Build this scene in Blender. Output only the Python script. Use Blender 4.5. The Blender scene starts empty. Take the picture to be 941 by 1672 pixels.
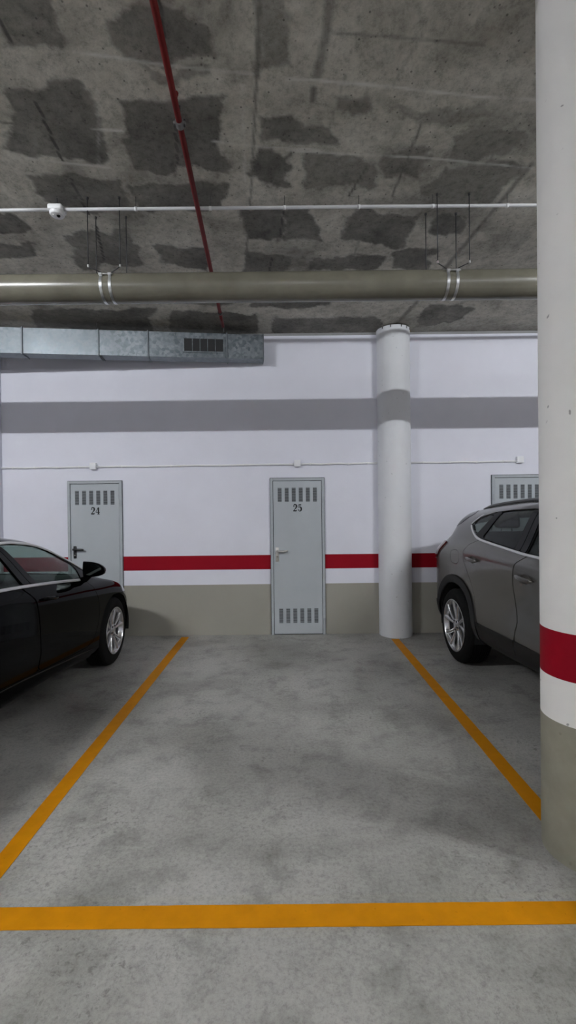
import bpy, bmesh, math, random
import numpy as np
from mathutils import Vector, Matrix
random.seed(7)
SC = bpy.context.scene
COL = SC.collection
PI = math.pi
WY = 5.40          # back wall plane
CZ = 3.584         # ceiling height at the back wall
def ceil_z(y): return CZ + .07 * (WY - max(y, -.2))   # the slab rises gently towards the aisle

# ------------------------------------------------------------------ materials
def new_mat(name):
    m = bpy.data.materials.new(name); m.use_nodes = True
    return m, m.node_tree.nodes, m.node_tree.links, m.node_tree.nodes['Principled BSDF']

def mat(name, col, rough=.5, metal=0., var=0., scale=6., bump=0., bscale=None, coat=0., spec=None, detail=5, emit=None, trans=0., alpha=1., ior=None):
    m, N, L, B = new_mat(name)
    c = (col[0], col[1], col[2], 1)
    B.inputs['Base Color'].default_value = c
    B.inputs['Roughness'].default_value = rough
    B.inputs['Metallic'].default_value = metal
    B.inputs['Coat Weight'].default_value = coat
    B.inputs['Coat Roughness'].default_value = .04
    if spec is not None: B.inputs['Specular IOR Level'].default_value = spec
    if trans: B.inputs['Transmission Weight'].default_value = trans
    if ior: B.inputs['IOR'].default_value = ior
    if emit:
        B.inputs['Emission Color'].default_value = (*emit[0], 1); B.inputs['Emission Strength'].default_value = emit[1]
    tc = N.new('ShaderNodeTexCoord')
    if var:
        n = N.new('ShaderNodeTexNoise'); n.inputs['Scale'].default_value = scale; n.inputs['Detail'].default_value = detail
        L.new(tc.outputs['Object'], n.inputs['Vector'])
        mr = N.new('ShaderNodeMapRange'); mr.inputs['From Min'].default_value = .3; mr.inputs['From Max'].default_value = .7
        mr.inputs['To Min'].default_value = 1 - var; mr.inputs['To Max'].default_value = 1 + var
        L.new(n.outputs['Fac'], mr.inputs['Value'])
        mx = N.new('ShaderNodeVectorMath'); mx.operation = 'SCALE'; mx.inputs[0].default_value = col[:3]
        L.new(mr.outputs['Result'], mx.inputs['Scale']); L.new(mx.outputs['Vector'], B.inputs['Base Color'])
    if bump:
        n2 = N.new('ShaderNodeTexNoise'); n2.inputs['Scale'].default_value = bscale or scale * 4; n2.inputs['Detail'].default_value = 6
        L.new(tc.outputs['Object'], n2.inputs['Vector'])
        b = N.new('ShaderNodeBump'); b.inputs['Strength'].default_value = bump; b.inputs['Distance'].default_value = .01
        L.new(n2.outputs['Fac'], b.inputs['Height']); L.new(b.outputs['Normal'], B.inputs['Normal'])
    return m

def ramp(N, L, src, stops):
    r = N.new('ShaderNodeValToRGB'); e = r.color_ramp.elements
    while len(e) < len(stops): e.new(.5)
    for k, (p, c) in enumerate(stops):
        e[k].position = p; e[k].color = (*c, 1) if len(c) == 3 else c
    L.new(src, r.inputs['Fac']); return r.outputs['Color']

def mixc(N, L, fac, a, b, mode='MIX'):
    m = N.new('ShaderNodeMix'); m.data_type = 'RGBA'; m.blend_type = mode
    for k, v in ((0, fac), (6, a), (7, b)):
        if isinstance(v, (int, float)): m.inputs[k].default_value = v
        elif isinstance(v, tuple): m.inputs[k].default_value = (*v, 1)
        else: L.new(v, m.inputs[k])
    return m.outputs[2]

def noise(N, L, vec, scale, detail=6, rough=.55, dist=0.):
    n = N.new('ShaderNodeTexNoise'); n.inputs['Scale'].default_value = scale; n.inputs['Detail'].default_value = detail
    n.inputs['Roughness'].default_value = rough; n.inputs['Distortion'].default_value = dist
    L.new(vec, n.inputs['Vector']); return n.outputs['Fac']

def floor_mat():
    m, N, L, B = new_mat('concrete_floor')
    tc = N.new('ShaderNodeTexCoord'); v = tc.outputs['Object']
    mp = N.new('ShaderNodeMapping'); mp.inputs['Scale'].default_value = (1, 1.25, 1); L.new(v, mp.inputs['Vector'])
    big = ramp(N, L, noise(N, L, mp.outputs['Vector'], .95, 4, .5, .6), [(.30, (.25, .243, .226)), (.52, (.375, .366, .345)), (.75, (.455, .446, .422))])
    mid = ramp(N, L, noise(N, L, v, 4.5, 9, .70, .25), [(.32, (.66, .66, .655)), (.50, (1, 1, 1)), (.72, (1.08, 1.08, 1.08))])
    c = mixc(N, L, 1., big, mid, 'MULTIPLY')
    fine = ramp(N, L, noise(N, L, v, 55, 9, .85), [(.30, (.52, .52, .51)), (.5, (1, 1, 1)), (.72, (1.25, 1.25, 1.25))])
    c = mixc(N, L, 1., c, fine, 'MULTIPLY')
    # blotchy dark flecks gathered in patches
    fl = ramp(N, L, noise(N, L, v, 34, 6, .7, .3), [(.37, (1, 1, 1)), (.45, (0, 0, 0))])
    gate = ramp(N, L, noise(N, L, v, 1.7, 3, .5), [(.45, (0, 0, 0)), (.62, (1, 1, 1))])
    fg = mixc(N, L, 1., fl, gate, 'MULTIPLY')
    bw = N.new('ShaderNodeRGBToBW'); L.new(fg, bw.inputs['Color'])
    sc = N.new('ShaderNodeMath'); sc.operation = 'MULTIPLY'; sc.inputs[1].default_value = .6; L.new(bw.outputs[0], sc.inputs[0])
    c = mixc(N, L, sc.outputs[0], c, (.13, .126, .117))
    L.new(c, B.inputs['Base Color'])
    B.inputs['Roughness'].default_value = .62; B.inputs['Specular IOR Level'].default_value = .35
    b = N.new('ShaderNodeBump'); b.inputs['Strength'].default_value = .35; b.inputs['Distance'].default_value = .006
    L.new(noise(N, L, v, 60, 8, .7), b.inputs['Height']); L.new(b.outputs['Normal'], B.inputs['Normal'])
    return m

def ceiling_mat():
    m, N, L, B = new_mat('raw_concrete_ceiling')
    tc = N.new('ShaderNodeTexCoord'); v = tc.outputs['Object']
    at = N.new('ShaderNodeAttribute'); at.attribute_name = 'stain_rim'
    al = N.new('ShaderNodeAttribute'); al.attribute_name = 'joint'
    base = ramp(N, L, noise(N, L, v, 2.6, 9, .70, .5), [(.28, (.275, .258, .222)), (.5, (.49, .468, .41)), (.74, (.65, .626, .56))])
    mot = ramp(N, L, noise(N, L, v, 22, 9, .82), [(.30, (.50, .50, .49)), (.5, (1, 1, 1)), (.74, (1.28, 1.28, 1.28))])
    c = mixc(N, L, 1., base, mot, 'MULTIPLY')
    dk = ramp(N, L, noise(N, L, v, 5, 8, .65, .3), [(.3, (.062, .060, .055)), (.7, (.145, .140, .128))])
    dk = mixc(N, L, 1., dk, mot, 'MULTIPLY')
    c = mixc(N, L, at.outputs['Fac'], c, dk)
    c = mixc(N, L, al.outputs['Fac'], c, (.70, .69, .65))
    # pinholes
    vo = N.new('ShaderNodeTexVoronoi'); vo.inputs['Scale'].default_value = 17; L.new(v, vo.inputs['Vector'])
    pin = ramp(N, L, vo.outputs['Distance'], [(.07, (1, 1, 1)), (.12, (0, 0, 0))])
    bw = N.new('ShaderNodeRGBToBW'); L.new(pin, bw.inputs['Color'])
    sc = N.new('ShaderNodeMath'); sc.operation = 'MULTIPLY'; sc.inputs[1].default_value = .65; L.new(bw.outputs[0], sc.inputs[0])
    c = mixc(N, L, sc.outputs[0], c, (.06, .058, .055))
    L.new(c, B.inputs['Base Color']); B.inputs['Roughness'].default_value = .85; B.inputs['Specular IOR Level'].default_value = .2
    b = N.new('ShaderNodeBump'); b.inputs['Strength'].default_value = .4; b.inputs['Distance'].default_value = .008
    L.new(noise(N, L, v, 20, 8, .7), b.inputs['Height']); L.new(b.outputs['Normal'], B.inputs['Normal'])
    return m

def paint_mat(name, col, var=.04, pores=0., rough=.55, scale=3., pscale=9.):
    m, N, L, B = new_mat(name)
    tc = N.new('ShaderNodeTexCoord'); v = tc.outputs['Object']
    lo = tuple(x * (1 - var) for x in col); hi = tuple(x * (1 + var) for x in col)
    c = ramp(N, L, noise(N, L, v, scale, 7, .6), [(.3, lo), (.7, hi)])
    if pores:
        vo = N.new('ShaderNodeTexVoronoi'); vo.inputs['Scale'].default_value = pscale
        wn = N.new('ShaderNodeTexNoise'); wn.inputs['Scale'].default_value = 14; wn.inputs['Detail'].default_value = 3
        L.new(v, wn.inputs['Vector'])
        ad = N.new('ShaderNodeMix'); ad.data_type = 'VECTOR'; ad.inputs[0].default_value = .06
        L.new(v, ad.inputs[4]); L.new(wn.outputs['Color'], ad.inputs[5])
        L.new(ad.outputs[1], vo.inputs['Vector'])
        pin = ramp(N, L, vo.outputs['Distance'], [(.055, (1, 1, 1)), (.085, (0, 0, 0))])
        bw = N.new('ShaderNodeRGBToBW'); L.new(pin, bw.inputs['Color'])
        sc = N.new('ShaderNodeMath'); sc.operation = 'MULTIPLY'; sc.inputs[1].default_value = pores; L.new(bw.outputs[0], sc.inputs[0])
        c = mixc(N, L, sc.outputs[0], c, tuple(x * .35 for x in col))
    L.new(c, B.inputs['Base Color']); B.inputs['Roughness'].default_value = rough; B.inputs['Specular IOR Level'].default_value = .12
    b = N.new('ShaderNodeBump'); b.inputs['Strength'].default_value = .15; b.inputs['Distance'].default_value = .006
    L.new(noise(N, L, v, 35, 6, .65), b.inputs['Height']); L.new(b.outputs['Normal'], B.inputs['Normal'])
    return m

def galv_mat():
    m, N, L, B = new_mat('galvanised_steel')
    tc = N.new('ShaderNodeTexCoord'); v = tc.outputs['Object']
    vo = N.new('ShaderNodeTexVoronoi'); vo.inputs['Scale'].default_value = 34; L.new(v, vo.inputs['Vector'])
    bw = N.new('ShaderNodeRGBToBW'); L.new(vo.outputs['Color'], bw.inputs['Color'])
    a = ramp(N, L, bw.outputs[0], [(.15, (.165, .19, .21)), (.85, (.29, .315, .335))])
    b_ = ramp(N, L, noise(N, L, v, 2.6, 6, .6), [(.3, (.72, .72, .72)), (.7, (1.08, 1.08, 1.08))])
    L.new(mixc(N, L, 1., a, b_, 'MULTIPLY'), B.inputs['Base Color'])
    B.inputs['Metallic'].default_value = .85; 
    rr = N.new('ShaderNodeMapRange'); rr.inputs['To Min'].default_value = .36; rr.inputs['To Max'].default_value = .58
    L.new(bw.outputs[0], rr.inputs['Value']); L.new(rr.outputs[0], B.inputs['Roughness'])
    return m

def glass_mat(name, tint, rough=.0, mixf=.86):
    """thin tinted pane: mostly see-through with a clear-coat like reflection"""
    m, N, L, B = new_mat(name)
    N.remove(B); out = N['Material Output']
    t = N.new('ShaderNodeBsdfTransparent'); t.inputs['Color'].default_value = (*tint, 1)
    g = N.new('ShaderNodeBsdfGlossy'); g.inputs['Roughness'].default_value = .02; g.inputs['Color'].default_value = (1, 1, 1, 1)
    ge = N.new('ShaderNodeNewGeometry'); dp_ = N.new('ShaderNodeVectorMath'); dp_.operation = 'DOT_PRODUCT'
    L.new(ge.outputs['Incoming'], dp_.inputs[0]); L.new(ge.outputs['Normal'], dp_.inputs[1])
    def mth(op, a, b=0.):
        n = N.new('ShaderNodeMath'); n.operation = op
        for k, v in enumerate((a, b)):
            if isinstance(v, (int, float)): n.inputs[k].default_value = v
            else: L.new(v, n.inputs[k])
        return n.outputs[0]
    sch = mth('ADD', mth('MULTIPLY', mth('POWER', mth('SUBTRACT', 1., mth('ABSOLUTE', dp_.outputs['Value'])), 5.), .60), .025)
    mx = N.new('ShaderNodeMixShader'); L.new(sch, mx.inputs[0]); L.new(t.outputs[0], mx.inputs[1]); L.new(g.outputs[0], mx.inputs[2])
    L.new(mx.outputs[0], out.inputs['Surface'])
    return m

M = {}
M['floor'] = floor_mat()
M['ceiling'] = ceiling_mat()
M['white'] = paint_mat('white_wall_paint', (.745, .748, .825), .02)
M['red'] = paint_mat('red_stripe_paint', (.27, .003, .012), .05)
M['grey'] = paint_mat('grey_dado_paint', (.35, .335, .292), .03)
M['col_white'] = paint_mat('white_column_paint', (.90, .888, .86), .03, .8, pscale=11)
M['far_white'] = paint_mat('white_far_column_paint', (.74, .75, .775), .03, .35, pscale=11)
M['col_red'] = paint_mat('red_column_paint', (.29, .003, .014), .10, .2, scale=9)
M['col_grey'] = paint_mat('grey_column_paint', (.31, .295, .235), .12, .25, scale=7)
M['line'] = paint_mat('orange_line_paint', (.60, .235, .002), .08, .25, scale=12, pscale=24)
M['door'] = paint_mat('grey_door_steel', (.455, .485, .51), .03, 0, .42)
M['frame'] = paint_mat('grey_frame_steel', (.42, .445, .47), .05, 0, .45, scale=14)
M['dark'] = mat('dark_gap', (.012, .012, .013), .7)
M['slat'] = mat('louvre_slat', (.30, .32, .34), .5, spec=.1)
M['ink'] = mat('black_ink', (.01, .01, .011), .6)
M['black_plastic'] = mat('black_plastic', (.012, .012, .013), .35)
M['alu'] = mat('satin_aluminium', (.72, .70, .66), .3, .85)
M['pvc_white'] = mat('white_conduit', (.80, .80, .80), .4, var=.03, scale=4)
M['ceil_conduit'] = mat('grey_white_conduit', (.62, .62, .63), .4)
M['box_white'] = mat('white_plastic_box', (.80, .805, .83), .45)
M['pipe'] = mat('grey_drain_pipe', (.165, .155, .120), .25, var=.15, scale=5, bump=.04, bscale=9, spec=.55)
M['sprinkler'] = mat('red_pipe_enamel', (.12, .008, .007), .45, spec=.2, var=.15, scale=8)
M['galv'] = galv_mat()
M['flange'] = mat('dull_flange_steel', (.16, .175, .19), .5, .7)
M['clamp'] = mat('dull_clamp_steel', (.20, .20, .195), .5, .6)
M['zinc'] = mat('zinc_strap', (.74, .75, .76), .28, .9, var=.06, scale=30)
M['rod'] = mat('threaded_rod', (.05, .05, .05), .5, .4)
M['bright_zinc'] = mat('zinc_nut', (.55, .55, .54), .4, .7)  # bright zinc of the nuts and bolts
M['concrete_trim'] = paint_mat('concrete_ledge', (.30, .30, .30), .1)
M['black_car'] = mat('black_car_paint', (.0012, .0012, .0013), .05, 0, coat=.0, spec=.07)
M['grey_car'] = mat('grey_car_paint', (.102, .094, .085), .30, .35, coat=.8)
M['gloss_black'] = mat('gloss_black_trim', (.003, .003, .0034), .12, spec=.25)
M['satin_black'] = mat('satin_black_trim', (.005, .005, .0055), .4, spec=.2)
M['clad'] = mat('dark_cladding', (.013, .013, .013), .5, spec=.25, bump=.1, bscale=300)
M['chrome'] = mat('satin_bright_trim', (.82, .82, .83), .40, .45)
M['tyre'] = mat('tyre_rubber', (.0045, .0045, .0045), .75, spec=.15, bump=.1, bscale=90)
M['alloy'] = mat('silver_alloy', (.62, .62, .63), .24, .9)
M['alloy_dark'] = mat('dark_barrel', (.045, .045, .048), .4, .6)
M['disc'] = mat('brake_disc_iron', (.18, .18, .18), .4, .8)
M['well'] = mat('wheel_well_liner', (.004, .004, .004), .9)
M['seat'] = mat('dark_seat_cloth', (.018, .018, .02), .8, bump=.1, bscale=200)
M['cabin'] = mat('dark_cabin_plastic', (.012, .012, .013), .6)
M['headliner'] = mat('grey_headliner', (.10, .105, .105), .9)
M['tail'] = mat('dark_red_lens', (.10, .006, .008), .12, coat=1.)
M['lamp_lens'] = mat('headlight_lens', (.30, .31, .33), .1, .3, coat=1.)
M['mirror'] = mat('mirror_glass', (.10, .115, .11), .06, 1.)
M['tube'] = mat('lit_tube', (1, 1, 1), .5, emit=((.93, .965, 1.), 150.))
M['tube_fill'] = mat('fill_row_tube', (1, 1, 1), .5, emit=((.93, .965, 1.), 20.))  # weaker glow for the added rear fill row
M['fixture'] = mat('white_batten_housing', (.8, .8, .8), .5)
M['glass'] = glass_mat('tinted_side_glass', (.73, .80, .77))
M['glass_dark'] = glass_mat('privacy_glass', (.62, .65, .64))

# ------------------------------------------------------------------ helpers
def link(name, me, parent=None):
    o = bpy.data.objects.new(name, me); COL.objects.link(o)
    if parent is not None: o.parent = parent
    return o

def obj(name, bm, m, parent=None, smooth=False, loc=None, flat_angle=None):
    me = bpy.data.meshes.new(name)
    if smooth:
        for f in bm.faces: f.smooth = True
        ang = math.radians(flat_angle or 38)
        for e in bm.edges:
            if len(e.link_faces) == 2 and e.calc_face_angle(0) > ang: e.smooth = False
    bm.to_mesh(me); bm.free()
    for mm in (m if isinstance(m, (list, tuple)) else [m]): me.materials.append(mm)
    o = link(name, me, parent)
    if loc is not None: o.location = loc
    return o

def tag(o, label=None, cat=None, group=None, kind=None):
    if label: o['label'] = label
    if cat: o['category'] = cat
    if group: o['group'] = group
    if kind: o['kind'] = kind
    return o

def empty(name, loc, rz=0.):
    o = bpy.data.objects.new(name, None); COL.objects.link(o); o.location = loc; o.rotation_euler = (0, 0, rz); o.empty_display_size = .1
    return o

def copy_tree(o, parent=None):
    c = o.copy(); COL.objects.link(c)
    if parent is not None: c.parent = parent
    for ch in list(o.children): copy_tree(ch, c)
    return c

def add_box(bm, x0, x1, y0, y1, z0, z1, bev=0., seg=2, mi=0):
    r = bmesh.ops.create_cube(bm, size=1.)
    vs = r['verts']
    for v in vs:
        v.co = Vector(((x0 + x1) / 2 + v.co.x * (x1 - x0), (y0 + y1) / 2 + v.co.y * (y1 - y0), (z0 + z1) / 2 + v.co.z * (z1 - z0)))
    fs = set(f for v in vs for f in v.link_faces)
    for f in fs: f.material_index = mi
    if bev:
        es = list(set(e for v in vs for e in v.link_edges))
        bmesh.ops.bevel(bm, geom=es, offset=bev, segments=seg, affect='EDGES', profile=.5, material=-1)
    return vs

def box_bm(*a, **k):
    bm = bmesh.new(); add_box(bm, *a, **k); return bm

def add_tube(bm, pts, r, n=12, caps=True, mi=0):
    pts = [Vector(p) for p in pts]; rings = []
    rr = r if isinstance(r, (list, tuple)) else [r] * len(pts)
    ref = None
    for i, p in enumerate(pts):
        a = pts[max(i - 1, 0)]; b = pts[min(i + 1, len(pts) - 1)]
        t = (b - a).normalized()
        if ref is None:
            ref = Vector((0, 0, 1)) if abs(t.z) < .9 else Vector((1, 0, 0))
        u = (ref - t * ref.dot(t)).normalized(); w = t.cross(u); ref = u
        rings.append([bm.verts.new(p + (u * math.cos(2 * PI * k / n) + w * math.sin(2 * PI * k / n)) * rr[i]) for k in range(n)])
    for a, b in zip(rings, rings[1:]):
        for k in range(n):
            f = bm.faces.new((a[k], a[(k + 1) % n], b[(k + 1) % n], b[k])); f.material_index = mi
    if caps:
        for g, rev in ((rings[0], True), (rings[-1], False)):
            f = bm.faces.new(list(reversed(g)) if rev else g); f.material_index = mi
    return rings

def tube_bm(pts, r, n=12, caps=True):
    bm = bmesh.new(); add_tube(bm, pts, r, n, caps); return bm

def add_lathe(bm, prof, axis='Z', n=32, c=(0, 0, 0), mi=None, closed=False):
    """prof: list of (radius, height along axis)"""
    c = Vector(c); rings = []
    for r, h in prof:
        ring = []
        if r < 1e-6: 
            p = {'Z': (0, 0, h), 'Y': (0, h, 0), 'X': (h, 0, 0)}[axis]
            ring = [bm.verts.new(c + Vector(p))]
        else:
            for k in range(n):
                a = 2 * PI * k / n; ca, sa = math.cos(a) * r, math.sin(a) * r
                p = {'Z': (ca, sa, h), 'Y': (sa, h, ca), 'X': (h, ca, sa)}[axis]
                ring.append(bm.verts.new(c + Vector(p)))
        rings.append(ring)
    seq = list(zip(rings, rings[1:])) + ([(rings[-1], rings[0])] if closed else [])
    for i, (a, b) in enumerate(seq):
        for k in range(n):
            k2 = (k + 1) % n
            q = [a[k % len(a)], a[k2 % len(a)], b[k2 % len(b)], b[k % len(b)]]
            q2 = []
            for v in q:
                if v not in q2: q2.append(v)
            if len(q2) > 2:
                f = bm.faces.new(q2)
                if mi: f.material_index = mi[i]
    return rings

def fix_normals(bm):
    bmesh.ops.recalc_face_normals(bm, faces=bm.faces); return bm

def pchip(xs, ys, x):
    xs = np.asarray(xs, float); ys = np.asarray(ys, float); x = np.asarray(x, float)
    h = np.diff(xs); dl = np.diff(ys) / h; d = np.zeros_like(ys)
    if len(xs) == 2: return ys[0] + dl[0] * (x - xs[0])
    for k in range(1, len(xs) - 1):
        if dl[k - 1] * dl[k] > 0:
            w1 = 2 * h[k] + h[k - 1]; w2 = h[k] + 2 * h[k - 1]
            d[k] = (w1 + w2) / (w1 / dl[k - 1] + w2 / dl[k])
    d[0], d[-1] = dl[0], dl[-1]
    i = np.clip(np.searchsorted(xs, x) - 1, 0, len(xs) - 2)
    t = np.clip((x - xs[i]) / h[i], 0, 1)
    return (ys[i] * (2 * t ** 3 - 3 * t ** 2 + 1) + h[i] * d[i] * (t ** 3 - 2 * t ** 2 + t) + ys[i + 1] * (-2 * t ** 3 + 3 * t ** 2) + h[i] * d[i + 1] * (t ** 3 - t ** 2))

def smooth_poly(pts, n=6, closed=True):
    P = [np.array(p, float) for p in pts]; out = []; N = len(P)
    for i in range(N if closed else N - 1):
        p0 = P[(i - 1) % N] if closed or i > 0 else P[0]; p1 = P[i]; p2 = P[(i + 1) % N]; p3 = P[(i + 2) % N] if closed or i + 2 < N else P[-1]
        for k in range(n):
            t = k / n
            out.append(.5 * ((2 * p1) + (-p0 + p2) * t + (2 * p0 - 5 * p1 + 4 * p2 - p3) * t * t + (-p0 + 3 * p1 - 3 * p2 + p3) * t ** 3))
    if not closed: out.append(P[-1])
    return [tuple(p) for p in out]

def sdf_poly(poly, x, y):
    """signed distance to polygon, negative inside"""
    d = np.full(x.shape, 1e9); s = np.ones(x.shape)
    n = len(poly)
    for i in range(n):
        ax, ay = poly[i]; bx, by = poly[i - 1]
        ex, ey = bx - ax, by - ay; wx, wy = x - ax, y - ay
        t = np.clip((wx * ex + wy * ey) / (ex * ex + ey * ey + 1e-12), 0, 1)
        d = np.minimum(d, (wx - ex * t) ** 2 + (wy - ey * t) ** 2)
        c1 = y >= ay; c2 = y < by; c3 = ex * wy > ey * wx
        fl = (c1 & c2 & c3) | (~c1 & ~c2 & ~c3)
        s = np.where(fl, -s, s)
    return s * np.sqrt(d)

def vnoise(x, y, seed=0):
    xi = np.floor(x).astype(int); yi = np.floor(y).astype(int); fx = x - xi; fy = y - yi
    fx = fx * fx * (3 - 2 * fx); fy = fy * fy * (3 - 2 * fy)
    def h(a, b):
        n = (a * 374761393 + b * 668265263 + seed * 974634777) & 0x7fffffff
        n = ((n ^ (n >> 13)) * 1274126177) & 0x7fffffff
        return ((n ^ (n >> 16)) & 0xffff) / 65535.
    return (h(xi, yi) * (1 - fx) + h(xi + 1, yi) * fx) * (1 - fy) + (h(xi, yi + 1) * (1 - fx) + h(xi + 1, yi + 1) * fx) * fy

def fbm(x, y, seed=0, o=4):
    r = 0; a = .5
    for k in range(o): r = r + a * (vnoise(x * 2 ** k, y * 2 ** k, seed + k) - .5); a *= .55
    return r

# ------------------------------------------------------------------ camera
cam_d = bpy.data.cameras.new('camera'); cam = bpy.data.objects.new('camera', cam_d); COL.objects.link(cam)
cam_d.sensor_fit = 'VERTICAL'; cam_d.sensor_height = 36.; cam_d.lens = 740. / 1672. * 36.
cam_d.clip_start = .05
pitch, roll = -.00717375, -.01108206
fw = Vector((0, math.cos(pitch), math.sin(pitch))); rt = Vector((1, 0, 0)); up = rt.cross(fw)
r2 = rt * math.cos(roll) + up * math.sin(roll); u2 = -rt * math.sin(roll) + up * math.cos(roll)
mw = Matrix.Identity(4)
for k in range(3): mw[k][0] = r2[k]; mw[k][1] = u2[k]; mw[k][2] = -fw[k]
mw[0][3], mw[1][3], mw[2][3] = 0, 0, 1.5
cam.matrix_world = mw
SC.camera = cam

# ------------------------------------------------------------------ room shell
XL, XR, YB = -6.5, 7.5, -7.0
def quadmesh(bm, pts, mi=0):
    f = bm.faces.new([bm.verts.new(p) for p in pts]); f.material_index = mi; return f
tag(obj('floor', box_bm(XL, XR, YB, WY + .2, -.1, 0), M['floor']), kind='structure')

def banded_wall(name, p0, p1, thick, nrm):
    """painted wall between two ground points: grey dado, white, red stripe, white"""
    bm = bmesh.new(); zs = [0, .604, .782, .952, 3.98 if nrm[1] >= 0 else CZ + .03]; mi = [2, 0, 1, 0]
    p0 = Vector((*p0, 0)); p1 = Vector((*p1, 0)); back = -Vector((*nrm, 0)) * thick
    for k in range(4):
        a, b = zs[k], zs[k + 1]
        quadmesh(bm, [p0 + Vector((0, 0, a)), p1 + Vector((0, 0, a)), p1 + Vector((0, 0, b)), p0 + Vector((0, 0, b))], mi[k])
    t = Vector((0, 0, zs[-1]))
    quadmesh(bm, [p0 + back, p0 + back + t, p1 + back + t, p1 + back]); quadmesh(bm, [p0, p0 + t, p0 + back + t, p0 + back]); quadmesh(bm, [p1, p1 + back, p1 + back + t, p1 + t])
    quadmesh(bm, [p0 + t, p1 + t, p1 + back + t, p0 + back + t])
    return tag(obj(name, bm, [M['white'], M['red'], M['grey']]), kind='structure')
banded_wall('wall_back', (XL, WY), (XR, WY), .2, (0, -1))
banded_wall('wall_left', (XL, YB), (XL, WY), .2, (1, 0))
banded_wall('wall_right', (XR, WY), (XR, YB), .2, (-1, 0))
banded_wall('wall_front', (XR, YB), (XL, YB), .2, (0, 1))
tag(obj('trim_1', box_bm(XL + .01, XR - .01, WY - .004, WY - .0005, CZ - .030, CZ - .0015), M['concrete_trim']), kind='structure')
bm = box_bm(-3.72, -3.400, WY - .06, WY - .0005, .001, CZ - .036)
tag(obj('wall_pilaster', bm, M['white']), kind='structure')

# ceiling with formwork stains
POLY = [
 [(-1.16,1.6), (-0.88,1.6), (-0.94,2.03), (-1.06,2.07), (-1.27,2.03)],
 [(-0.73,1.93), (-0.47,1.86), (-0.34,1.93), (-0.31,2.11), (-0.46,2.13), (-0.76,2.12)],
 [(-1.36,2.23), (-0.95,2.24), (-1.04,2.71), (-1.30,2.73), (-1.58,2.62)],
 [(-0.83,2.30), (-0.28,2.33), (-0.36,2.81), (-0.93,2.78)],
 [(-1.60,2.83), (-1.04,2.86), (-1.10,3.15), (-1.44,3.20), (-1.63,3.07)],
 [(-1.01,2.90), (-0.39,2.91), (-0.45,3.18), (-1.02,3.17)],
 [(-1.67,3.44), (-1.20,3.36), (-1.19,3.84), (-1.78,3.92)],
 [(-2.50,3.45), (-1.92,3.54), (-1.99,3.73), (-2.39,3.77)],
 [(-1.04,3.59), (-0.59,3.63), (-0.65,4.00), (-1.04,3.86)],
 [(-0.28,3.18), (0.02,3.14), (0.02,3.51), (-0.29,3.55)],
 [(-0.33,3.67), (0.02,3.70), (0.02,4.07), (-0.39,4.06)],
 [(-0.15,2.40), (0.01,2.38), (0.09,2.52), (0.22,2.50), (0.34,2.64), (-0.15,2.62)],
 [(-0.17,2.65), (0.06,2.67), (0.04,2.92), (-0.20,2.86)],
 [(0.13,2.70), (0.57,2.72), (0.57,2.93), (0.14,2.95)],
 [(0.47,3.20), (0.93,3.23), (0.94,3.68), (0.39,3.54)],
 [(1.08,3.24), (1.29,3.24), (1.34,3.50), (1.11,3.44)],
 [(0.27,3.77), (0.84,3.79), (0.77,4.00), (0.18,3.99)],
 [(0.02,3.16), (0.21,3.17), (0.25,3.56), (0.02,3.53)],
 [(0.24,2.33), (0.43,2.32), (0.45,2.43), (0.27,2.42)],
 [(0.57,2.39), (1.04,2.38), (1.21,2.46), (0.79,2.49)],
 [(0.59,2.66), (0.84,2.64), (0.83,2.88), (0.62,2.88)],
 [(0.94,2.53), (1.40,2.56), (1.32,2.76), (0.94,2.74)],
 [(0.96,2.78), (1.48,2.78), (1.40,3.12), (0.92,3.05)],
 [(-2.63,4.68), (-1.38,4.71), (-1.55,5.31), (-2.83,5.15)],
 [(-1.21,4.79), (-0.31,4.85), (-0.35,5.46), (-1.36,5.37)],
 [(-2.32,3.19), (-1.88,3.20), (-1.90,3.38), (-2.27,3.40)],
 [(0.87,3.70), (1.25,3.66), (1.26,3.99), (0.93,3.98)],
 [(1.42,4.71), (1.98,4.70), (1.91,5.19), (1.51,5.27)],
 [(-0.11,4.97), (1.03,4.97), (1.11,5.44), (-0.13,5.43)],
 [(-0.72,2.12), (-0.64,2.15), (-0.33,2.17), (-0.35,2.23), (-0.66,2.21)],
 [(-0.10,1.7), (0.02,1.7), (0.02,2.15), (-0.11,2.17)],
 [(-2.2,4.0), (-1.5,4.05), (-1.6,4.5), (-2.3,4.5)], [(-1.1,4.15), (-.5,4.2), (-.55,4.65), (-1.15,4.6)], [(-.3,4.25), (.5,4.25), (.45,4.7), (-.35,4.7)],
]
STRENGTH = {18: .75, 19: .55, 21: .7, 22: .75, 0: .8, 1: .85, 13: .75, 20: .7, 29: .6, 30: .6}
LITE = [ # light grout ridges (polyline, width, strength)
 ([(-0.95,2.07), (-0.77,2.10), (-0.55,2.14)], .006, .8), ([(-1.05,2.49), (-0.89,2.50)], .006, .9), ([(-.40,2.58), (-.17,2.62), (.20,2.65)], .006, .7),
 ([(0.02,2.215), (0.14,2.22), (0.54,2.26), (0.99,2.32), (1.30,2.34), (1.9,2.40)], .007, .95), ([(0.02,2.65), (0.35,2.68), (0.86,2.72), (1.53,2.81)], .007, .7),
 ([(-1.58,2.68), (-1.06,2.77)], .006, .6), ([(-0.55,2.14), (-.1,2.19)], .004, .5), ([(-0.20, 2.24), (-.25, 2.9)], .004, .5), ([(-.86, 2.12), (-1.12, 2.75)], .0035, .35)]
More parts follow.
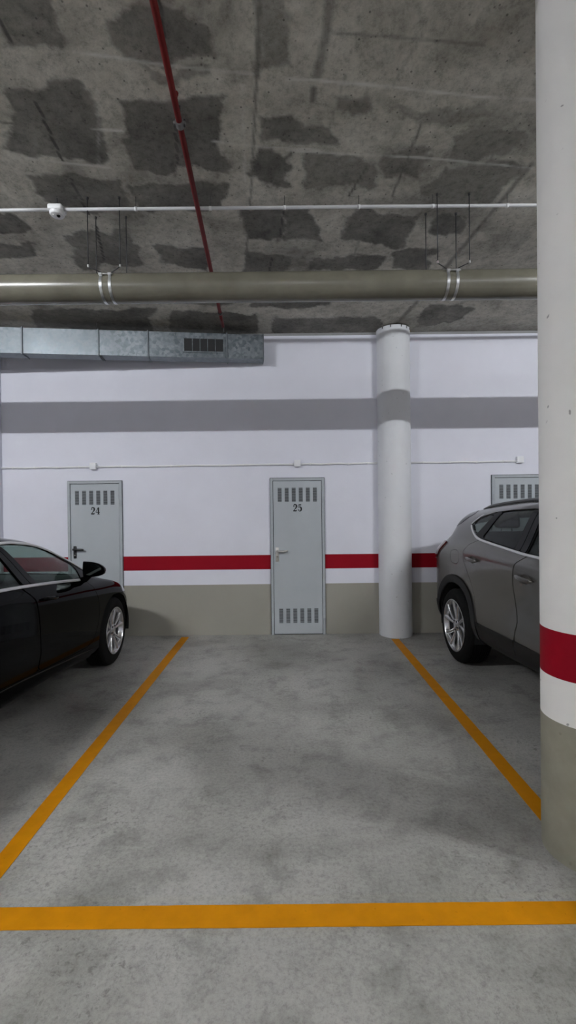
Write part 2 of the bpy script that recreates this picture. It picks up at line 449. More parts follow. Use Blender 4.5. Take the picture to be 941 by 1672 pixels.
DARKL = [
 ([(-1.17,1.7), (-1.21,2.03)], .008, 1), ([(-1.26,2.32), (-1.32,2.71)], .008, 1), ([(-1.34,2.86), (-1.38,3.20)], .007, 1), ([(-0.46,1.6), (-0.54,2.10)], .008, 1),
 ([(-0.59,2.47), (-0.64,2.74)], .007, 1), ([(-1.38,3.34), (-1.51,3.79)], .007, 1), ([(-0.01,3.19), (-0.04,3.47)], .006, .9), ([(-0.11,3.77), (-0.14,3.97)], .007, .9),
 ([(-1.52,2.44), (-1.05,2.49)], .0035, .8), ([(0.21,1.6), (0.19,2.02), (0.165,2.20)], .022, .45), ([(0.15,2.27), (0.15,2.33)], .016, .6),
 ([(0.21,2.00), (0.45,2.02), (0.91,2.06)], .003, .55), ([(-0.66,1.91), (-0.34,1.94)], .003, .6), ([(1.51,2.78), (1.43,3.62), (1.32,4.71)], .018, .5), ([(1.32,4.71), (1.25,5.2)], .024, .5),
 ([(0.75,2.47), (0.72,3.05)], .006, .6), ([(0.51,2.77), (0.43,3.04)], .006, .7), ([(-0.05,1.6), (-0.13,2.21), (-0.21,2.92), (-0.35,3.95)], .006, .5), ([(-0.07,1.6), (-.125,2.2)], .014, .6),
 ([(0.75,3.20), (0.58,3.45), (0.56,3.97)], .004, .5), ([(.62, 2.0), (.54, 2.26)], .003, .4), ([(.30, 2.2), (.23, 2.6)], .003, .4), ([(1.02,2.9),(.95,3.3)], .01, .5), ([(1.25,2.6),(1.2,3.1)], .012, .5)]
def lift(p):
    k = (CZ - 1.5 + .07 * WY) / (CZ - 1.5 + .07 * p[1]); return (p[0] * k, p[1] * k)
POLY = [[lift(p) for p in q] for q in POLY]
LITE = [([lift(p) for p in q], w * 1.05, t) for q, w, t in LITE]; DARKL = [([lift(p) for p in q], w * 1.05, t) for q, w, t in DARKL]
gx = np.concatenate([np.linspace(XL - .1, -3.7, 6), np.arange(-3.6, 2.9, .0135), np.linspace(3., XR + .1, 7)])
gy = np.concatenate([np.array([YB - .1, -5, -3, -1, -.2, .6, 1.2, 1.5]), np.arange(1.6, 4.3, .0115), np.arange(4.3, WY + .03, .022)])
X, Y = np.meshgrid(gx, gy, indexing='ij')
wx = X + .17 * fbm(X * 5, Y * 5, 3) + .05 * fbm(X * 20, Y * 20, 9); wy = Y + .17 * fbm(X * 5 + 9, Y * 5, 5) + .05 * fbm(X * 20, Y * 20, 17)
stain_rim = np.zeros_like(X)
for k, p in enumerate(POLY):
    d = sdf_poly(p, wx, wy)
    st = STRENGTH.get(k, .92)
    stain_rim = np.maximum(stain_rim, st * np.clip(.5 - d / .022, 0, 1) * (.82 + .5 * fbm(X * 4, Y * 4, 40 + k)))
# random stains outside the mapped part, same module
cloud = fbm(X * 1.6, Y * 1.6, 77, 5); stain_rim = np.maximum(stain_rim, np.clip((cloud - .10) * 3.2, 0, .55))
rim = np.clip((Y - 5.0) / .4, 0, 1); stain_rim = np.maximum(stain_rim, .55 * rim * (.7 + fbm(X * 3, Y * 3, 12) * 1.5))  # ceiling tone darkens gradually towards the back wall
def seg_d(pl, x, y):
    d = np.full(x.shape, 1e9)
    for (ax, ay), (bx, by) in zip(pl, pl[1:]):
        ex, ey = bx - ax, by - ay; t = np.clip(((x - ax) * ex + (y - ay) * ey) / (ex * ex + ey * ey), 0, 1)
        d = np.minimum(d, np.hypot(x - ax - ex * t, y - ay - ey * t))
    return d
jx = X + .006 * fbm(X * 14, Y * 14, 8); jy = Y + .006 * fbm(X * 14 + 4, Y * 14, 6)
joint = np.zeros_like(X)
for pl, w, s in LITE:
    joint = np.maximum(joint, s * np.clip(1.5 - seg_d(pl, jx, jy) / max(w, .0078), 0, 1) * np.clip(.75 + 2.2 * fbm(X * 9, Y * 9, 31), 0, 1))
for pl, w, s in DARKL:
    d = np.clip(1.5 - seg_d(pl, jx, jy) / max(w, .0078), 0, 1) * s * min(1, .35 + w / .0105); stain_rim = np.maximum(stain_rim, d * 1.25); joint = joint * (1 - d)
nx, ny = X.shape
co = np.stack([X, Y, CZ + .07 * (WY - np.maximum(Y, -.2))], -1).reshape(-1, 3)
idx = np.arange(nx * ny).reshape(nx, ny)
faces = np.stack([idx[:-1, :-1], idx[:-1, 1:], idx[1:, 1:], idx[1:, :-1]], -1).reshape(-1, 4)
me = bpy.data.meshes.new('ceiling')
me.from_pydata(co.tolist(), [], faces.tolist())
for nm, arr in (('stain_rim', stain_rim), ('joint', joint)):
    a = me.attributes.new(nm, 'FLOAT', 'POINT'); a.data.foreach_set('value', np.clip(arr, 0, 1.2).astype(np.float32).ravel())
me.materials.append(M['ceiling'])
ce = link('ceiling', me); tag(ce, kind='structure')
so = ce.modifiers.new('slab', 'SOLIDIFY'); so.thickness = .12; so.offset = -1

# ------------------------------------------------------------------ columns
def column(name, cx, cy, r, bands, mats, rag, label, zt=CZ):
    bm = bmesh.new(); prof = [(r, 0)]; mi = []
    for (z, m_) in bands:
        z0 = prof[-1][1]
        k = max(1, int((z - z0) / .25))
        for q in range(1, k + 1): prof.append((r, z0 + (z - z0) * q / k)); mi.append(m_)
    n = 96
    add_lathe(bm, prof, 'Z', n, mi=mi)
    # ragged paper-tube edge at the top
    bm.verts.ensure_lookup_table()
    for v in bm.verts:
        if v.co.z > zt - .03 and rag:
            a = math.atan2(v.co.y, v.co.x); k = 1.012 + .012 * math.sin(a * 9) * math.sin(a * 23 + 1)
            v.co.x *= k; v.co.y *= k
    for f in bm.faces: f.smooth = True
    o = obj(name, bm, mats, loc=(cx, cy, 0))
    return tag(o, label, 'column', kind='structure')
column('concrete_column', 1.286, 1.967, .172, [(.588, 2), (.774, 0), (.972, 1), (3.86, 0)], [M['col_white'], M['col_red'], M['col_grey']], False,
       'near round concrete column with wide red stripe and grey base at the right')
far = column('concrete_column', 1.262, 5.365, .192, [(3.5, 0), (CZ + .002, 0)], [M['far_white']], True,
       'plain white round concrete column standing against the back wall')
# nicks in the torn tube edge of the far column
bm = bmesh.new()
for a in (-110, -75, -52, -140, -30):
    aa = math.radians(a); c_, s_ = math.cos(aa), math.sin(aa)
    vs = add_box(bm, -.004, .004, -.002, .002, -.022 - .012 * random.random(), 0)
    for v in vs: v.co = Vector((c_ * .197 - s_ * v.co.x, s_ * .197 + c_ * v.co.x, CZ + .001 + v.co.z)) + Vector((c_, s_, 0)) * v.co.y
obj('torn_edge', bm, M['dark'], far)

# ------------------------------------------------------------------ floor lines
def floor_line(x0, y0, x1, y1, w, label):
    bm = bmesh.new(); d = Vector((x1 - x0, y1 - y0, 0)); L_ = d.length; d.normalize(); n = Vector((-d.y, d.x, 0)) * w / 2
    K = max(2, int(L_ / .06)); L0, L1 = [], []
    for k in range(K + 1):
        p = Vector((x0, y0, .0025)) + d * L_ * k / K
        L0.append(bm.verts.new(p - n * (1 + .02 * random.uniform(-1, 1)))); L1.append(bm.verts.new(p + n * (1 + .02 * random.uniform(-1, 1))))
    top = [bm.faces.new((a, b, c, d_)) for a, b, c, d_ in zip(L0, L0[1:], L1[1:], L1)]
    r = bmesh.ops.extrude_face_region(bm, geom=top)
    for v in [g for g in r['geom'] if isinstance(g, bmesh.types.BMVert)]: v.co.z = .0002
    fix_normals(bm)
    return tag(obj('parking_line', bm, M['line']), label, 'floor marking', 'painted lines of the empty bay')
floor_line(-1.226, 5.33, -1.238, 1.706, .088, 'orange painted bay line on the left beside the black sedan')
floor_line(1.205, 5.16, 1.232, 2.15, .088, 'orange painted bay line on the right running to the near column')
floor_line(-5., 1.658, 5., 1.661, .094, 'wide orange painted line across the front of the empty bay')

# ------------------------------------------------------------------ doors
def stroke(bm, pts, ws, y):
    """flat inked stroke in x,z with width per point"""
    P = [Vector((p[0], 0, p[1])) for p in pts]; pr = None
    for i, p in enumerate(P):
        t = (P[min(i + 1, len(P) - 1)] - P[max(i - 1, 0)]).normalized(); n = Vector((-t.z, 0, t.x)) * ws[i] * .62
        a, b = bm.verts.new(p + n + Vector((0, y, 0))), bm.verts.new(p - n + Vector((0, y, 0)))
        if pr: bm.faces.new((pr[0], a, b, pr[1]))
        pr = (a, b)
def arc(cx, cz, rx, rz, a0, a1, n=14):
    return [(cx + rx * math.cos(math.radians(a0 + (a1 - a0) * k / n)), cz + rz * math.sin(math.radians(a0 + (a1 - a0) * k / n))) for k in range(n + 1)]
def dot(bm, x, z, r, y):
    bm.faces.new([bm.verts.new((x + r * math.cos(a * PI / 6), y, z + r * math.sin(a * PI / 6))) for a in range(12)])
def digit(ch):
    bm = bmesh.new(); y = 0        # unit height 1, width .62, serif bold
    if ch == '2':
        a = arc(.30, .72, .21, .26, 165, -35); stroke(bm, a, [.05 + .12 * math.sin(PI * k / 14) ** 1 if k < 5 else .08 + .11 * min(1, (k - 4) / 6) for k in range(15)], y)
        dot(bm, .125, .72, .085, y)
        stroke(bm, [a[-1], (.36, .42), (.20, .23), (.06, .06)], [.17, .11, .08, .07], y)
        stroke(bm, [(.04, .075), (.3, .075), (.50, .075)], [.15, .15, .15], y); stroke(bm, [(.50, .08), (.56, .26)], [.08, .03], y)
    elif ch == '4':
        stroke(bm, [(.41, .98), (.41, .05)], [.17, .17], y); stroke(bm, [(.38, .98), (.03, .33)], [.07, .055], y)
        stroke(bm, [(.02, .30), (.60, .30)], [.075, .075], y); stroke(bm, [(.24, .03), (.58, .03)], [.06, .06], y)
    elif ch == '5':
        stroke(bm, [(.12, .90), (.50, .92)], [.15, .13], y); stroke(bm, [(.13, .96), (.11, .52)], [.05, .05], y)
        a = arc(.28, .33, .225, .30, 140, -150); stroke(bm, a, [.05 + .13 * math.sin(PI * min(1, k / 13)) for k in range(15)], y); dot(bm, .12, .19, .085, y)
    return bm
def lathe_obj(name, prof, axis, n, m, parent, loc=None, smooth=True):
    bm = bmesh.new(); add_lathe(bm, prof, axis, n); fix_normals(bm)
    return obj(name, bm, m, parent, smooth=smooth, loc=loc)

def louvre(parent, x, z, w, h, n=14):
    """a pressed column of slots: dark openings between raised steel slats"""
    bm = bmesh.new(); add_box(bm, x - w / 2, x + w / 2, -.0156, -.0135, z - h / 2, z + h / 2, mi=1)
    p = h / n
    for k in range(n):
        zz = z - h / 2 + p * (k + .5)
        vs = add_box(bm, x - w / 2, x + w / 2, -.0190, -.0150, zz - p * .14, zz + p * .38, mi=0)
        for v in vs:
            if v.co.y < -.016 and v.co.z > zz: v.co.y += .0045
    return obj('louvre', bm, [M['slat'], M['dark']], parent)

def storage_door(n, x0, x1, zt, hinge, lever, num, label, low=True):
    """steel storage-room door, wall face at local y = 0, viewer at -y"""
    w = x1 - x0
    d = empty('door_%d' % n, (x0, WY, 0)); tag(d, label, 'door', kind='structure')
    bm = bmesh.new(); fwid = .030
    add_box(bm, 0, fwid, -.026, -.0005, .001, zt, .003); add_box(bm, w - fwid, w, -.026, -.0005, .001, zt, .003); add_box(bm, fwid, w - fwid, -.026, -.0005, zt - fwid, zt, .003)
    obj('door_frame', bm, M['frame'], d)
    bm = bmesh.new(); add_box(bm, -.005, 0, -.004, -.0004, .001, zt + .005); add_box(bm, w, w + .005, -.004, -.0004, .001, zt + .005); add_box(bm, 0, w, -.004, -.0004, zt, zt + .006)
    obj('frame_gap', bm, M['dark'], d)
    bm = bmesh.new(); add_box(bm, fwid, w - fwid, -.006, -.0005, .002, zt - fwid); obj('gap_shadow', bm, M['dark'], d)
    g = .0045
    leaf = obj('door_leaf', box_bm(fwid + g, w - fwid - g, -.014, -.0065, .010, zt - fwid - g, bev=.0015), M['door'], d)
    for k in range(6):
        louvre(d, .112 + k * (w - .224) / 5 if n != 3 else .112 + k * .0845, zt - .197 + .0, .046, .166)
    if low:
        for k in range(6): louvre(d, .115 + k * (w - .224) / 5, .226, .046, .172)
    for z in (.16, zt - .26):
        hx = w - fwid * .5 if hinge > 0 else fwid * .5
        bm = bmesh.new(); add_tube(bm, [(hx, -.031, z - .035), (hx, -.031, z + .035)], .0055, 10); add_box(bm, hx - .011, hx + .011, -.0295, -.0255, z - .04, z + .04, .001)
        obj('hinge', bm, M['frame'], d, smooth=True)
    if lever:
        m_ = M['black_plastic'] if lever == 'black' else M['alu']
        hx = .082 if lever == 'black' else .075; zc = 1.01 if lever == 'black' else .957
        if lever == 'black':
            h = obj('handle_plate', box_bm(hx - .018, hx + .018, -.024, -.0135, zc - .074, zc + .074, bev=.008, seg=3), m_, d, smooth=True); h['label'] = 'black plastic handle plate'
            bm = bmesh.new(); zl = zc + .035
            add_tube(bm, [(hx, -.022, zl), (hx, -.05, zl)], .012, 14); add_tube(bm, [(hx - .012, -.052, zl), (hx + .03, -.054, zl), (hx + .09, -.054, zl - .002), (hx + .115, -.052, zl - .006)], [.012, .0115, .011, .009], 14)
            obj('lever', bm, m_, h, smooth=True)
            lathe_obj('lock_cylinder', [(0, -.0275), (.007, -.0275), (.0075, -.0235)], 'Y', 16, M['alu'], h, (hx, 0, zc - .035))
        else:
            h = obj('handle_plate', box_bm(hx - .020, hx + .020, -.021, -.0135, zc - .085, zc + .085, bev=.004, seg=2), m_, d, smooth=True); h['label'] = 'aluminium handle plate'
            bm = bmesh.new(); zl = zc + .045
            add_tube(bm, [(hx, -.02, zl), (hx, -.052, zl)], .011, 14); add_tube(bm, [(hx - .008, -.054, zl), (hx + .03, -.057, zl - .004), (hx + .08, -.057, zl - .006), (hx + .115, -.05, zl - .0), (hx + .122, -.045, zl + .004)], [.011, .012, .0125, .012, .008], 14)
            obj('lever', bm, m_, h, smooth=True)
            bm = bmesh.new(); add_lathe(bm, [(0, -.0218), (.006, -.0218), (.006, -.020)], 'Y', 14, (hx, 0, zc - .022)); add_box(bm, hx - .0028, hx + .0028, -.0218, -.020, zc - .045, zc - .022); fix_normals(bm)
            obj('keyhole', bm, M['ink'], h)
    if num:
        hh = .084; cx = w / 2 - .0 + (.003 if n == 1 else .0)
        for k, ch in enumerate(num):
            bm = digit(ch); 
            for v in bm.verts: v.co = Vector((cx + (-.62 if k == 0 else .06) * hh * 1.0 + v.co.x * hh * .98, -.0152 + v.co.y, zt - .395 + v.co.z * hh))
            r = bmesh.ops.extrude_face_region(bm, geom=bm.faces[:])
            for v in [g for g in r['geom'] if isinstance(g, bmesh.types.BMVert)]: v.co.y = -.0138
            fix_normals(bm); obj('door_number', bm, M['ink'], d)
    return d
storage_door(1, -2.618, -1.972, 1.853, 1, 'black', '24', 'grey steel storage door numbered 24 with a black lever behind the sedan')
storage_door(2, -.209, .433, 1.863, 1, 'alu', '25', 'grey steel storage door numbered 25 with a silver lever in the middle')
storage_door(3, 2.426, 3.068, 1.872, -1, None, None, 'grey steel storage door mostly hidden behind the grey car at right')

# ------------------------------------------------------------------ wall conduit and boxes
def wz(x): return 2.020 + (x + 3.06) * .0022
def conduit_run(xa, xb, label):
    n = 8; pts = [(xa + (xb - xa) * k / n, WY - .0125, wz(xa + (xb - xa) * k / n) + (.003 * math.sin(k * 2.1) if 0 < k < n else 0)) for k in range(n + 1)]
    c = obj('electrical_conduit', tube_bm(pts, .0105, 12), M['pvc_white'], None, smooth=True)
    tag(c, label, 'conduit', 'white conduit runs along the back wall')
    for k in (1, 3, 5, 7):
        x, z = pts[k][0], pts[k][2]
        bm = bmesh.new(); add_box(bm, x - .006, x + .006, WY - .0245, WY - .001, z - .0135, z + .0135, .003)
        obj('clip', bm, M['pvc_white'], c, smooth=True)
    return c
bx24, bx25, bx26 = -2.305, .116, 2.759
conduit_run(-3.397, bx24 - .042, 'white conduit on the wall left of the box over door 24')
conduit_run(bx24 + .042, bx25 - .042, 'long white conduit on the wall between the boxes over doors 24 and 25')
conduit_run(bx25 + .042, 1.262 - .196, 'white conduit on the wall from the door 25 box to the far column')
conduit_run(1.262 + .196, bx26 - .042, 'white conduit on the wall right of the far column')
def jbox(x, z, label):
    b = empty('junction_box', (x, WY, z)); tag(b, label, 'junction box', 'white junction boxes on the back wall')
    obj('back_box', box_bm(-.036, .036, -.030, -.0005, -.038, .038, bev=.005, seg=3), M['box_white'], b, smooth=True)
    obj('lid', box_bm(-.038, .038, -.040, -.0305, -.040, .040, bev=.004, seg=3), M['box_white'], b, smooth=True)
    for s in (-1, 1):
        if s > 0 and x == bx26: continue
        bm = tube_bm([(s * .0365, -.0125, wz(x) - z), (s * .050, -.0125, wz(x) - z)], .0135, 12); obj('gland', bm, M['box_white'], b, smooth=True)
jbox(bx24, 2.030, 'white junction box on the wall above door 24')
jbox(bx25, 2.036, 'white junction box on the wall above door 25')
jbox(bx26, 2.052, 'white junction box above the door hidden by the grey car')

# ------------------------------------------------------------------ ceiling services
# big drain pipe
PY_, PZ_, PR = 3.354, 3.136, .1027
bm = bmesh.new(); add_tube(bm, [(x, PY_, PZ_) for x in np.linspace(XL + .005, XR - .005, 30)], PR, 64, False)
dp = tag(obj('drain_pipe', bm, M['pipe'], None, smooth=True), 'thick grey drain pipe hung across the bay under the ceiling', 'pipe')
# pipe hangers
def hanger(x, label):
    zt = ceil_z(PY_); h = empty('pipe_hanger', (x, PY_, zt)); tag(h, label, 'pipe hanger', 'pipe hangers of the drain pipe')
    zc = PZ_ - zt; bw = .033; a = math.radians(148)
    for dx in (-bw, bw):
        bm = bmesh.new(); prof = [(PR + .0005, -.0102), (PR + .0032, -.0102), (PR + .0032, .0102), (PR + .0005, .0102)]
        add_lathe(bm, prof, 'X', 48, (dx, 0, zc), closed=True); fix_normals(bm); b = obj('strap', bm, M['zinc'], h, smooth=True)
        cy, cz = math.cos(a) * (PR + .008), math.sin(a) * (PR + .008)
        obj('lug', box_bm(dx - .011, dx + .011, cy - .012, cy + .006, zc + cz - .009, zc + cz + .009, bev=.002), M['zinc'], b)
    cy, cz = math.cos(a) * (PR + .012), zc + math.sin(a) * (PR + .012)
    bt = obj('bolt', tube_bm([(-.043, cy, cz), (.056, cy, cz)], .0045, 10), M['bright_zinc'], h, smooth=True)
    for x_ in (-bw - .009, -bw + .009, bw - .009, bw + .010): obj('nut', tube_bm([(x_ - .0035, cy, cz), (x_ + .0035, cy, cz)], .0092, 6), M['bright_zinc'], bt)
    obj('top_plate', box_bm(-.047, .047, -.013, .015, zc + PR + .0034, zc + PR + .008, bev=.001), M['zinc'], h)
    for (sx, yo) in ((-1, -.108), (1, -.108), (-1, .088), (1, .088)):
        xr = sx * .114 - (0 if yo < 0 else .022)
        top = ceil_z(PY_ + yo) - zt - .0005; zb = 3.250 - zt if yo < 0 else zc + .065
        rd = obj('rod', tube_bm([(xr, yo, top), (xr, yo, zb - .012)], .0037, 8), M['rod'], h, smooth=True)
        obj('nut', tube_bm([(xr, yo, zb - .012), (xr, yo, zb + .006)], .0078, 6), M['bright_zinc'], rd)
        obj('anchor', tube_bm([(xr, yo, top - .012), (xr, yo, top)], .0088, 8), M['rod'], rd)
        obj('tie', tube_bm([(xr, yo, zb - .008), (sx * .037, yo * (.62 if yo < 0 else .9), zc + PR * (.83 if yo < 0 else .45))], .0037, 8), M['rod'], h, smooth=True)
    return h
hanger(-1.293, 'steel strap hanger on four rods, left one on the drain pipe')
hanger(1.202, 'steel strap hanger on four rods, right one near the far column')

# ceiling conduit and detector
CY_, CZC = 3.250, 3.650
def ceil_conduit(xa, xb, label):
    pts = [(x, CY_ - .0000 * x + .006 * math.sin(x * 1.7), CZC + .003 * math.sin(x * 2.3)) for x in np.linspace(xa, xb, 24)]
    c = tag(obj('ceiling_conduit', tube_bm(pts, .0112, 12), M['ceil_conduit'], None, smooth=True), label, 'conduit', 'white conduit under the ceiling')
    k = 0
    for x in np.arange(math.ceil(xa / .53) * .53, xb - .02, .53):
        y = CY_ + .006 * math.sin(x * 1.7)
        bm = bmesh.new(); add_tube(bm, [(x - .009, y, CZC + .003 * math.sin(x * 2.3)), (x + .009, y, CZC + .003 * math.sin(x * 2.3))], .0138, 12); obj('saddle', bm, M['pvc_white'], c, smooth=True)
        obj('drop_wire', tube_bm([(x, y, CZC + .012), (x, y, ceil_z(y) - .0005)], .002, 6), M['rod'], c)
sx_ = -1.625
ceil_conduit(XL + .01, sx_ - .050, 'white ceiling conduit left of the motion sensor')
ceil_conduit(sx_ + .050, XR - .01, 'long white ceiling conduit right of the motion sensor')
s_ = empty('motion_sensor', (sx_, CY_, CZC)); tag(s_, 'small white sensor in the ceiling conduit at upper left', 'sensor')
obj('housing', box_bm(-.052, .052, -.045, .045, -.018, .024, bev=.014, seg=3), M['pvc_white'], s_, smooth=True)
bm = bmesh.new(); add_lathe(bm, [(.046, -.016), (.050, -.020), (.050, -.032), (.044, -.041), (.026, -.046), (0, -.047)], 'Z', 32); fix_normals(bm); obj('sensor_head', bm, M['pvc_white'], s_, smooth=True)
lathe_obj('lens', [(.013, -.045), (.011, -.052), (.006, -.056), (0, -.057)], 'Z', 16, M['gloss_black'], s_, (.014, -.008, 0))
lathe_obj('indicator', [(.006, -.045), (.005, -.0495), (0, -.0505)], 'Z', 12, M['alu'], s_, (-.014, -.020, 0))
obj('mount', tube_bm([(0, 0, .038), (0, 0, ceil_z(CY_) - CZC - .0005)], .004, 8), M['rod'], s_)

# red sprinkler pipe
def rx(y): return -.563 - (y - 1.99) * .0431
def rz(y): return ceil_z(y) - .100
pts = [(rx(y), y, rz(y)) for y in np.linspace(-6.9, 5.0, 60)]
sp = tag(obj('sprinkler_pipe', tube_bm(pts, .0175, 16), M['sprinkler'], None, smooth=True), 'thin red sprinkler pipe running under the ceiling towards the wall', 'pipe')
yc = 2.575; RZ = rz(yc)
bm = bmesh.new(); add_tube(bm, [(rx(yc - .02), yc - .02, RZ), (rx(yc + .02), yc + .02, RZ)], .0235, 18)
for s in (-1, 1): add_box(bm, rx(yc) + s * .022 - .012, rx(yc) + s * .022 + .012, yc - .012, yc + .012, RZ - .008, RZ + .008, .003)
cp = obj('pipe_clamp', bm, M['clamp'], sp, smooth=True)
for s in (-1, 1): obj('bolt', tube_bm([(rx(yc) + s * .028, yc, RZ - .018), (rx(yc) + s * .028, yc, RZ + .022)], .005, 8), M['rod'], cp)
obj('clamp_rod', tube_bm([(rx(yc), yc, RZ + .02), (rx(yc), yc, ceil_z(yc) - .002)], .005, 8), M['rod'], cp)
yb = 2.45; zb_ = rz(yb); bm = bmesh.new(); add_tube(bm, [(rx(yb), yb, zb_ + .004), (rx(yb) + .004, yb, zb_ + .040)], .011, 12); add_tube(bm, [(rx(yb) + .004, yb, zb_ + .036), (rx(yb) + .006, yb, zb_ + .052)], .014, 6)
obj('pipe_branch', bm, M['sprinkler'], sp, smooth=True)
for y in (-1.2, 4.7):
    bm = bmesh.new(); RZ = rz(y); add_tube(bm, [(rx(y), y - .018, RZ), (rx(y), y + .018, RZ)], .0225, 16); add_tube(bm, [(rx(y), y, RZ + .02), (rx(y), y, ceil_z(y) - .002)], .005, 8); obj('pipe_clamp', bm, M['rod'], sp, smooth=True)

# air duct
D0 = Vector((-4.9, 4.72, 0)); D1 = Vector((-.262, 5.215, 0))
dd = (D1 - D0); DL = dd.length; dd.normalize(); ang = math.atan2(dd.y, dd.x)
du = empty('air_duct', (D0.x, D0.y, 3.22), ang); tag(du, 'galvanised rectangular air duct under the ceiling along the back wall', 'duct')
DH, DD = .282, .165
def duct_x(px_X):   # world X of a point on the duct front -> local x
    return (px_X - D0.x) / dd.x
seams = [duct_x(x) for x in (-4.2, -2.87, -2.075, -1.545, -.675)] + [DL]
edges = [0] + seams
for a, b in zip(edges, edges[1:]):
    bm = bmesh.new(); add_box(bm, a + .004, b - .004, 0, DD, 0, DH, .0025)
    # diagonal stiffening crease on each sheet
    p = obj('duct_section', bm, M['galv'], du)
for k, x in enumerate(seams):
    bm = bmesh.new(); w = .007; e = .012 if k < 5 else .008
    add_box(bm, x - w, x + w, -e, DD + .004, -e, 0.0, .002); add_box(bm, x - w, x + w, -e, 0.0, 0, DH + e * .5, .002); add_box(bm, x - w, x + w, -e, DD + .004, DH, DH + e * .6, .002)
    obj('flange', bm, M['flange'], du)
    if k in (2,):
        bm = bmesh.new(); add_box(bm, x + .018, x + .026, -.010, DD + .004, -.010, 0.0, .002); obj('flange', bm, M['rod'], du)
gx0, gx1, gz0, gz1 = duct_x(-1.165), duct_x(-.70), .055, .228
g_ = obj('duct_grille', box_bm(gx0 + .012, gx1 - .012, -.0035, -.0008, gz0 + .012, gz1 - .012), M['dark'], du)
g_['label'] = 'dark five-slot duct grille'
bm = bmesh.new(); add_box(bm, gx0, gx1, -.008, -.0005, gz0, gz0 + .016, .002); add_box(bm, gx0, gx1, -.008, -.0005, gz1 - .016, gz1, .002); add_box(bm, gx0, gx0 + .016, -.008, -.0005, gz0, gz1, .002); add_box(bm, gx1 - .016, gx1, -.008, -.0005, gz0, gz1, .002)
obj('grille_frame', bm, M['galv'], g_)
for k in range(1, 5):
    x = gx0 + .022 + (gx1 - gx0 - .044) * k / 5
    obj('grille_bar', box_bm(x - .003, x + .003, -.006, -.003, gz0 + .014, gz1 - .014), M['galv'], g_)
for x in (duct_x(-2.11), duct_x(-.71)):
    bm = bmesh.new(); add_tube(bm, [(x, DD * .4, DH), (x, DD * .4, ceil_z(5.2) - 3.22 - .0005)], .005, 8); add_box(bm, x - .03, x + .03, -.004, DD * .6, DH + .001, DH + .006); obj('hanger_rod', bm, M['rod'], du)

